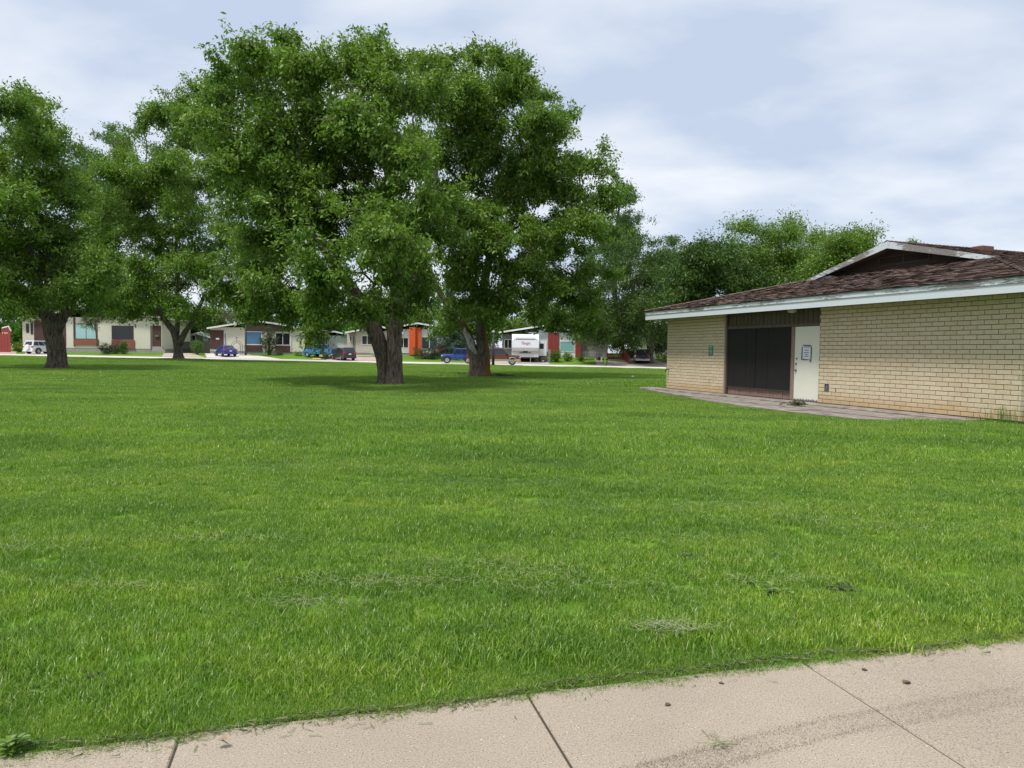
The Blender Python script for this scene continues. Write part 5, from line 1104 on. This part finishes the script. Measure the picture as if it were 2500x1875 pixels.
def lime_figure():
    Y = 92.2; p = px(1477, 892, Y); r = thing('safety_figure', 'lime green child-shaped caution figure by the driveway', 'figure sign', (p[0], Y, gz(p[0], Y))); m_ = pm('lime_plastic', (.36, .68, .04), (.3, .6, .03), 5, .45); b = MB()
    b.ball((0, 0, .84), .15, 12, 8); b.cyl((0, 0, .92), 'z', .21, .03, 14); b.build('head', m_, r, smooth=True)
    MB().tube([(0, 0, .2), (0, 0, .45), (0, 0, .7)], [.12, .15, .1], 10).build('torso', m_, r); MB().tube([(-.05, 0, .6), (-.3, 0, .56), (-.34, 0, .62)], [.06, .05, .04], 8).build('arm', m_, r); MB().tube([(.05, 0, .6), (.3, 0, .56), (.34, 0, .62)], [.06, .05, .04], 8).build('arm', m_, r)
    MB().tube([(-.07, 0, .25), (-.1, 0, 0)], [.07, .06], 8).build('leg', m_, r); MB().tube([(.07, 0, .25), (.1, 0, 0)], [.07, .06], 8).build('leg', m_, r); MB().cyl((0, 0, .015), 'z', .28, .03, 14).build('base', M_trim, r)
lime_figure()
def porch_chair():
    Y = 96.5; p = px(1477, 884, Y); r = thing('garden_chair', 'pale garden chair with a cushion behind the lime figure', 'chair', (p[0], Y, gz(p[0], Y)))
    MB().box(-.3, .3, -.3, .3, .4, .5).build('seat', M_found, r); MB().bev(-.32, .32, .25, .36, .5, 1.15, .05).build('backrest', M_found, r)
    for x in (-.27, .27):
        for y in (-.27, .27): MB().box(x - .03, x + .03, y - .03, y + .03, 0, .4).build('leg', M_trim, r)
porch_chair()
o = MB().bev(-.28, .28, -.25, .25, 0, .62, .03).build('concrete_block', M_found); q = px(1587, 890, 95.5); o.location = (q[0] + .3, 95.5, gz(q[0], 95.5)); tag(o, 'grey concrete block beside the navy SUV', 'block')
def yard_sign():
    Y = 101.2; p = px(1598.5, 874, Y); r = thing('lawn_sign', 'white hand-lettered sign on the plain cream wall', 'sign', (p[0], Y, p[2])); MB().box(-.33, .33, -.03, .0, -.3, .32).build('board', M_white, r); b = MB(); m_ = pm('grey_blue_ink', (.2, .24, .34), (.26, .3, .4), 9, .8)
    for i, x in enumerate((-.2, -.07, .07, .2)):
        z = .12 - i * .08; b.box(x - .05, x - .025, -.034, -.031, z - .09, z + .09).box(x - .05, x + .04, -.034, -.031, z + .06, z + .09).box(x - .02, x + .03, -.034, -.031, z - .03, z)
    b.build('lettering', m_, r)
yard_sign()
single('toy_sled', 'yellow plastic sled lying under the blue pickup', 'sled', MB().bev(-.55, .55, -.25, .25, .02, .16, .06), pm('yellow_plastic', (.62, .45, .06), (.55, .4, .05), 5, .45), 774, 872, 93, False)

# small things on the lawn and walk
def scatter_sticks(name, label, cat, P, n, ln, rad, mat, seed, spread, flat=.02):
    r_ = np.random.default_rng(seed); b = MB()
    for i in range(n):
        a = r_.uniform(0, 6.28); c = r_.normal(size=2) * spread; d = np.array([math.cos(a), math.sin(a)]) * ln * r_.uniform(.4, 1) * .5; z = r_.uniform(.0, flat)
        b.tube([(c[0] - d[0], c[1] - d[1], z), (c[0], c[1], z + flat * r_.uniform(.2, 1)), (c[0] + d[0], c[1] + d[1], z)], [rad, rad, rad * .6], 3)
    o = b.build(name, mat); o.location = (P[0], P[1], P[2]); tag(o, label, cat); return o
def at_ground(x, y, z=None):
    r = _F + _R * ((x - 1250) / F_PX) + _U * ((937.5 - y) / F_PX); t = 5.
    for _ in range(40):
        t = (CAM_H - gz(r[0] * t, r[1] * t)) / -r[2] if z is None else (CAM_H - z) / -r[2]
    return np.array([r[0] * t, r[1] * t, gz(r[0] * t, r[1] * t) if z is None else z])
g = at_ground(1222, 921); scatter_sticks('twig_pile', 'heap of fallen twigs beside the lichen-stained trunk', 'twigs', g + [0, 0, .02], 30, 1.1, .012, M_bark, 1, .35, .12)
M_straw = pm('dry_clippings', (.34, .33, .2), (.22, .24, .13), 30, .9)
def clippings():
    r_ = np.random.default_rng(8); b = MB()
    spots = [(1640, 1553, 60, .13, .05), (760, 1490, 30, .2, .06), (900, 1440, 40, .3, .08), (1180, 1395, 40, .35, .08), (1060, 1440, 25, .3, .06), (1830, 1250, 40, .5, .1), (1960, 1280, 40, .45, .1), (1320, 1190, 50, .9, .16), (900, 1150, 60, 1.2, .2), (1500, 1450, 30, .4, .08), (1900, 1430, 26, .3, .07), (640, 1150, 50, 1.1, .2), (1650, 1330, 30, .4, .1), (300, 1450, 26, .25, .07), (560, 1330, 40, .4, .1), (2150, 1300, 40, .5, .1), (1240, 1420, 30, .3, .06), (60, 1350, 40, .35, .1), (1450, 1250, 50, .7, .12)]
    for x, y, n, sx, sy in spots:
        p = at_ground(x, y)
        for i in range(n * 3):
            c = p + [r_.normal() * sx, r_.normal() * sy, .055 + r_.uniform(0, .02)]; a = r_.normal() * .8; l = r_.uniform(.012, .045); d = np.array([math.cos(a), math.sin(a), r_.normal() * .2]) * l; s = np.array([-math.sin(a), math.cos(a), 0]) * .0011
            b.add([c - d - s, c - d + s, c + d + s, c + d - s], [(0, 1, 2, 3)])
    o = b.build('clippings', M_straw); tag(o, kind='stuff')
clippings()
def litter_strip():
    """cut grass lying along the edge of the sidewalk"""
    r_ = np.random.default_rng(12); b = MB(); n = 2000
    for i in range(n):
        s = r_.uniform(-2.6, 3.6); w = -abs(r_.exponential(.03)) + .03 + (.02 * math.sin(s * 5) + .03 * math.sin(s * 1.7)); 
        if r_.random() < .006: w -= r_.uniform(0, .3)
        p = SP + SX * s + SN * w; a = r_.uniform(0, 3.14) if r_.random() < .6 else SA + r_.normal() * .4; l = r_.uniform(.008, .03); d = np.array([math.cos(a), math.sin(a), 0]) * l; q = np.array([-math.sin(a), math.cos(a), 0]) * r_.uniform(.0008, .002); z = .006 + r_.uniform(0, .02) * (1 if w > -.03 else .1)
        c = np.array([p[0], p[1], z]); b.add([c - d - q, c - d + q, c + d + q + [0, 0, r_.normal() * .004], c + d - q], [(0, 1, 2, 3)], r_.random())
    mt = leafmat('cut_grass', [(0, (.06, .11, .025)), (.5, (.11, .16, .04)), (.8, (.18, .19, .08)), (1, (.30, .26, .15))], .2, .7); o = b.build('grass_litter', mt, tint=True); tag(o, kind='stuff')
litter_strip()
M_mud = pm('dried_mud', (.13, .10, .07), (.085, .065, .05), 30, .95)
for i, (x, y, s, lab) in enumerate(((1630, 1722, .011, 'small muddy clod with grass in the middle of the sidewalk'), (2215, 1668, .014, 'dark round clod on the right sidewalk slab'), (2110, 1636, .010, 'small brown clod near the grass edge of the right slab'), (1760, 1669, .008, 'tiny crumb of soil by the grass edge of the middle slab'))):
    p = at_ground(x, y, 0.0); o = MB().ball((0, 0, s * .3), s, 9, 6, (1.3, .9, .5), .26, i).build('clod', M_mud, smooth=False); o.location = (p[0], p[1], .002); tag(o, lab, 'clod')
p = at_ground(1755, 1815, 0.0); scatter_sticks('grass_wisp', 'little wisp of dry grass on the sidewalk joint side', 'grass wisp', (p[0], p[1], .006), 16, .1, .0018, M_straw, 4, .03, .008)
p = at_ground(540, 1815, 0.02); o = MB().add([(-.022, -.01, 0), (.0, -.016, .012), (.026, -.004, .002), (.016, .014, .014), (-.014, .012, .004)], [(0, 1, 2, 3, 4)]).build('dead_leaf', pm('dead_leaf', (.36, .25, .18), (.28, .19, .13), 40, .8)); o.location = (p[0], p[1], .035); tag(o, 'curled tan dead leaf at the grass edge lower left', 'leaf')
p = at_ground(1547, 923); o = MB().add([(-.14, -.05, .03), (.1, -.07, .06), (.15, .05, .03), (-.06, .08, .09)], [(0, 1, 2, 3)]).build('paper_scrap', M_white); o.location = (p[0], p[1], p[2] + .04); tag(o, 'white scrap of litter on the grass left of the brick corner', 'litter')
# tyre-wide smear of dried mud across the walk
def smear():
    b = MB(); r_ = np.random.default_rng(2); ctr = [(2500, 1692), (2250, 1735), (2050, 1770), (1850, 1818), (1700, 1860), (1560, 1895)]
    P = [at_ground(x, y, 0.0)[:2] for x, y in ctr]; t = np.linspace(0, len(P) - 1, 60); C = np.stack([np.interp(t, range(len(P)), [p[a] for p in P]) for a in (0, 1)], 1)
    for _ in range(6): C[1:-1] = (C[:-2] + 2 * C[1:-1] + C[2:]) / 4
    d = np.gradient(C, axis=0); d /= np.linalg.norm(d, axis=1)[:, None]; s = np.stack([-d[:, 1], d[:, 0]], 1)
    for i in range(8500):
        k = r_.integers(0, 60); e = (r_.choice([-.062, .066]) + r_.normal() * .014) if r_.random() < .45 else r_.uniform(-.065, .065); c = C[k] + s[k] * e + d[k] * r_.normal() * .04; q = r_.uniform(.0007, .0024); a = r_.uniform(0, 6.28, 5)
        b.add([(c[0] + math.cos(j * 1.256) * q * r_.uniform(.5, 1.3), c[1] + math.sin(j * 1.256) * q * r_.uniform(.5, 1.3), .0035) for j in range(5)], [(0, 1, 2, 3, 4)])
    o = b.build('dried_mud', pm('dust_mud', (.25, .205, .14), (.19, .155, .11), 40, .95)); tag(o, kind='stuff')
smear()
# broad-leaved weeds
def weed(label, x, y, n, ln, seed, mat=None, tall=.0):
    P = at_ground(x, y); r_ = np.random.default_rng(seed); root = thing('weed_plant', label, 'weed', tuple(P), group='broad-leaved weeds in the lawn'); v = []; f = []; t = []
    for i in range(n):
        a = r_.uniform(0, 6.28); l = ln * r_.uniform(.5, 1.1); el = r_.uniform(.25, .9); d = np.array([math.cos(a), math.sin(a), 0]); s = np.array([-math.sin(a), math.cos(a), 0]); o = np.array([r_.normal() * ln * .35, r_.normal() * ln * .35, tall * r_.uniform(0, 1)])
        pts = []
        for q, w in ((0, .04), (.35, .17), (.7, .2), (1, .02)):
            c = o + d * l * q + np.array([0, 0, .01 + el * l * (q - .75 * q * q)]); pts += [c - s * l * w, c + np.array([0, 0, -.01 * w]), c + s * l * w]
        k = len(v); v += pts
        for j in range(3):
            for e in (0, 1): f.append((k + j * 3 + e, k + j * 3 + e + 1, k + j * 3 + e + 4, k + j * 3 + e + 3))
        t += [r_.random()] * 12
    np_mesh('leaves', np.array(v), np.array(f), mat or M_leaf, root, tint=t, smooth=True); MB().tube([(0, 0, -.02), (0, 0, .03 + tall * .7)], [.006, .004], 5).build('stem', M_leaf_dull, root)
weed('large-leaved weed in the lower left lawn above the dark low growth', 215, 1580, 40, .06, 1); weed('dark weed clump at the extreme lower left sidewalk corner', 40, 1838, 70, .045, 2, tall=.05); weed('weed with browned leaves between the two lower left clumps', 240, 1655, 30, .05, 3, M_leaf_dull); weed('dark weed rosette lower left at the frame side', 95, 1690, 34, .05, 4)
weed('dark weed tuft right of centre, nearest the pale clipping heap', 1820, 1420, 30, .10, 5); weed('yellowish weed at the right, below the tuft row', 2060, 1440, 26, .09, 6, M_leaf_dull); weed('weed tuft with long blades right of the dark tuft', 1900, 1445, 30, .10, 7); weed('pale weed tuft high right on the lawn', 1690, 1360, 20, .09, 8, M_leaf_dull)
p = bloc(8.1, -1.2, -.03); b = MB(); r_ = np.random.default_rng(4); 
o = scatter_sticks('debris_tuft', 'dark tuft of leaves and dirt on the apron before the door', 'debris', p, 40, .3, .012, pm('debris_green', (.05, .07, .03), (.07, .06, .03), 20, .9), 9, .09, .07)

def corner_tuft(u, v, n, h, seed, label, name='tall_grass_tuft'):
    q = bloc(u, v); P = np.array([q[0], q[1], gz(q[0], q[1])]); r_ = np.random.default_rng(seed); root = thing(name, label, 'grass tuft', tuple(P)); b = MB()
    for i in range(n):
        a = r_.uniform(0, 6.28); o = np.array([r_.normal() * .16, r_.normal() * .16, 0]); l = h * r_.uniform(.4, 1.1); d = np.array([math.cos(a), math.sin(a), 0]) * l * r_.uniform(.1, .55); s = np.array([-math.sin(a), math.cos(a), 0]) * .004
        m1 = o + d * .35 + [0, 0, l * .6]; e = o + d + [0, 0, l * .95]; b.add([o - s, o + s, m1 + s * .8, m1 - s * .8, e], [(0, 1, 2, 3), (3, 2, 4)], r_.random())
    b.build('blades', M_leaf_bright, root, tint=True)
corner_tuft(12.8, -.22, 70, .42, 1, 'tall unmown grass tuft against the near brick corner'); corner_tuft(12.3, -.3, 60, .16, 2, 'short unmown tuft at the wall foot, left of the tall corner tuft')
for i, (u, lab) in enumerate(((1.5, 'tiny weed tuft at the foot of the left brickwork, nearer the far corner'), (2.75, 'tiny weed tuft at the foot of the left brickwork, nearer the dark panels'))): corner_tuft(u, -.05, 30, .12, 5 + i, lab, 'weed_tuft')
# ------------------------------------------------------------------ grass
def grassmat(name):
    mt, nt, p, out = newmat(name)
    r = ramp(nt, attr(nt), [(0, (.05, .13, .013)), (.4, (.172, .315, .030)), (.75, (.30, .465, .066)), (.93, (.37, .51, .14)), (1, (.50, .47, .25))])
    n = nnoise(nt, .55, 5, .6, coord='World', stretch=(.55, 1.5, 1, R(-12))); rr = ramp(nt, n.outputs['Fac'], [(.28, (.62, .72, .72)), (.5, (1, 1, 1)), (.72, (1.38, 1.18, 1.25))])
    col = mixc(nt, 1., r.outputs[0], rr.outputs[0], 'MULTIPLY')
    n2 = nnoise(nt, 3.2, 4, .6, coord='World'); rr2 = ramp(nt, n2.outputs['Fac'], [(.3, (.76, .84, .88)), (.7, (1.2, 1.1, 1.0))]); col = mixc(nt, 1., col, rr2.outputs[0], 'MULTIPLY')
    nt.links.new(col, p.inputs['Base Color']); p.inputs['Roughness'].default_value = .36; p.inputs['Specular IOR Level'].default_value = .5
    t = nt.nodes.new('ShaderNodeBsdfTranslucent'); tc_ = mixc(nt, 1., col, (1.2, 1.3, .7), 'MULTIPLY'); nt.links.new(tc_, t.inputs['Color']); ms = nt.nodes.new('ShaderNodeMixShader'); ms.inputs[0].default_value = .35
    nt.links.new(p.outputs[0], ms.inputs[1]); nt.links.new(t.outputs[0], ms.inputs[2]); nt.links.new(ms.outputs[0], out.inputs[0]); return mt
M_grass = grassmat('grass_blade')
def grass_tile(name, size, n, h, w, seg, seed):
    r_ = np.random.default_rng(seed); base = np.stack([r_.uniform(-.5, .5, n) * size, r_.uniform(-.5, .5, n) * size, np.full(n, -.01)], 1)
    # tufts: pull towards tuft centres
    nt_ = max(4, n // 14); tc_ = r_.uniform(-.5, .5, (nt_, 2)) * size; ti = r_.integers(0, nt_, n); pull = r_.uniform(0, .75, (n, 1)); base[:, :2] = base[:, :2] * (1 - pull) + (tc_[ti] + r_.normal(size=(n, 2)) * .018) * pull
    a = r_.uniform(0, 6.28, n); lean = np.abs(r_.normal(.32, .28, n)); hh = h * r_.uniform(.55, 1.2, n); ww = w * r_.uniform(.7, 1.3, n)
    d = np.stack([np.cos(a), np.sin(a), np.zeros(n)], 1); yaw = a + math.pi / 2 + r_.normal(size=n) * .6; s = np.stack([np.cos(yaw), np.sin(yaw), np.zeros(n)], 1)
    rows = []
    for k in range(seg):
        f = k / seg; c = base + np.array([0, 0, 1.]) * (hh * f * np.cos(lean * f))[:, None] + d * (hh * f * np.sin(lean * f * 1.3))[:, None]; q = (ww * (1 - .55 * f) * .5)[:, None]; rows += [c - s * q, c + s * q]
    rows.append(base + np.array([0, 0, 1.]) * (hh * np.cos(lean))[:, None] + d * (hh * np.sin(lean * 1.3))[:, None])
    m_ = 2 * seg + 1; v = np.stack(rows, 1).reshape(-1, 3); b0 = np.arange(n)[:, None] * m_; tris = []
    for k in range(seg - 1):
        o_ = 2 * k; tris += [b0 + np.array([[o_, o_ + 1, o_ + 3]]), b0 + np.array([[o_, o_ + 3, o_ + 2]])]
    tris.append(b0 + np.array([[2 * seg - 2, 2 * seg - 1, 2 * seg]])); f = np.concatenate(tris)
    t = np.clip(r_.beta(2, 2.4, n) + (r_.random(n) < .035) * .7, 0, 1)
    return np_mesh(name, v, f, M_grass, False, tint=np.repeat(t, m_))
def grass():
    lods = [[grass_tile('grass_near', .5, 2100, .058, .0050, 3, 100 + i) for i in range(4)], [grass_tile('grass_mid', 1.0, 2600, .07, .0078, 2, 200 + i) for i in range(3)], [grass_tile('grass_far', 2.0, 2800, .09, .018, 2, 300 + i) for i in range(3)]]
    r_ = np.random.default_rng(77); pts, rot, scl, lod, pick = [], [], [], [], []
    def ok(x, y, mg):
        d = (x - SP[0]) * SN[0] + (y - SP[1]) * SN[1]
        u = (x - BO[0]) * BU[0] + (y - BO[1]) * BU[1]; v = (x - BO[0]) * BV[0] + (y - BO[1]) * BV[1]
        edge = np.interp(u, AP_U, AP_V) + .1 * math.sin(u * 3.1) + .06 * math.sin(u * 7.7)
        inb = (-.9 - mg * .2 < u < 13.2 and v > edge - mg * .9 and v < 12.6)
        return d > .02 + mg * .62 and not inb
    for k, (y0, y1, st, sz, x_) in enumerate(((2.2, 9.5, .31, .5, 0), (9.2, 27, .62, 1.0, 0), (26.5, 79.5, 1.3, 2.0, 0))):
        for Yc in np.arange(y0, y1, st):
            hwid = Yc * .86 + 2.5
            for Xc in np.arange(-hwid, hwid, st):
                x, y = Xc + r_.uniform(-.3, .3) * st, Yc + r_.uniform(-.3, .3) * st
                if not ok(x, y, sz * .5): continue
                pts.append((x, y, gz(x, y))); rot.append(r_.uniform(0, 6.28)); scl.append(r_.uniform(.8, 1.1) * (1 + .16 * math.sin(y * 5.2 - x * 1.1 + math.sin(x * .7)))); lod.append(k); pick.append(r_.integers(0, 4 if k == 0 else 3))
    # small tiles tight to the walk and round the apron
    n_edge = 0
    for s in np.arange(-3.2, 4.2, .11):
        for w in (.05, .13, .24):
            p = SP + SX * (s + r_.uniform(-.05, .05)) + SN * (w + r_.uniform(-.03, .03)); pts.append((p[0], p[1], gz(*p) - .015)); rot.append(r_.uniform(0, 6.28)); scl.append(r_.uniform(.42, .55) if w < .1 else r_.uniform(.55, .75)); lod.append(3); pick.append(r_.integers(0, 4))
    for u in np.arange(-1.6, 13.6, .22):
        edge = np.interp(u, AP_U, AP_V) + .1 * math.sin(u * 3.1) + .06 * math.sin(u * 7.7)
        for w in (0, .25, .5):
            q = bloc(u + r_.uniform(-.1, .1), edge - w + r_.uniform(-.08, .08)); pts.append((q[0], q[1], gz(q[0], q[1]) - .01)); rot.append(r_.uniform(0, 6.28)); scl.append(r_.uniform(.7, 1.0)); lod.append(3); pick.append(r_.integers(0, 4))
    for v in np.arange(-1.2, 13, .3):
        q = bloc(-1.1 + r_.uniform(-.1, .1), v); pts.append((q[0], q[1], gz(q[0], q[1]))); rot.append(0); scl.append(.9); lod.append(3); pick.append(r_.integers(0, 4))
    me = bpy.data.meshes.new('grass'); n = len(pts); me.vertices.add(n); me.vertices.foreach_set('co', np.array(pts, np.float32).ravel())
    for nm, dat, tp in (('rot', rot, 'FLOAT'), ('scl', scl, 'FLOAT'), ('lod', lod, 'INT'), ('pick', pick, 'INT')):
        a = me.attributes.new(nm, tp, 'POINT'); a.data.foreach_set('value', np.array(dat, np.float32 if tp == 'FLOAT' else np.int32))
    o = bpy.data.objects.new('grass', me); link(o); tag(o, kind='stuff'); me.materials.append(M_grass)
    ng = bpy.data.node_groups.new('grass_spread', 'GeometryNodeTree'); ng.interface.new_socket('Geometry', in_out='INPUT', socket_type='NodeSocketGeometry'); ng.interface.new_socket('Geometry', in_out='OUTPUT', socket_type='NodeSocketGeometry')
    N = ng.nodes.new; Lk = ng.links.new; gi, go = N('NodeGroupInput'), N('NodeGroupOutput'); join = N('GeometryNodeJoinGeometry')
    def na(nm, tp):
        a = N('GeometryNodeInputNamedAttribute'); a.data_type = tp; a.inputs['Name'].default_value = nm; return a.outputs['Attribute']
    rt = N('ShaderNodeCombineXYZ'); Lk(na('rot', 'FLOAT'), rt.inputs['Z']); lodv = na('lod', 'INT'); pk = na('pick', 'INT'); sc = na('scl', 'FLOAT')
    for k, tiles in enumerate(lods + [lods[0]]):
        jt = N('GeometryNodeJoinGeometry')
        for t in tiles:
            oi = N('GeometryNodeObjectInfo'); oi.inputs['Object'].default_value = t; oi.inputs['As Instance'].default_value = False; g2 = N('GeometryNodeGeometryToInstance'); Lk(oi.outputs['Geometry'], g2.inputs[0]); Lk(g2.outputs[0], jt.inputs[0])
        ip = N('GeometryNodeInstanceOnPoints'); ip.inputs['Pick Instance'].default_value = True; cmp_ = N('FunctionNodeCompare'); cmp_.data_type = 'INT'; cmp_.operation = 'EQUAL'; Lk(lodv, cmp_.inputs[2]); cmp_.inputs[3].default_value = k
        Lk(gi.outputs[0], ip.inputs['Points']); Lk(cmp_.outputs[0], ip.inputs['Selection']); Lk(jt.outputs[0], ip.inputs['Instance']); Lk(pk, ip.inputs['Instance Index']); Lk(rt.outputs[0], ip.inputs['Rotation']); Lk(sc, ip.inputs['Scale']); Lk(ip.outputs[0], join.inputs[0])
    Lk(join.outputs[0], go.inputs[0]); md = o.modifiers.new('spread', 'NODES'); md.node_group = ng
grass()
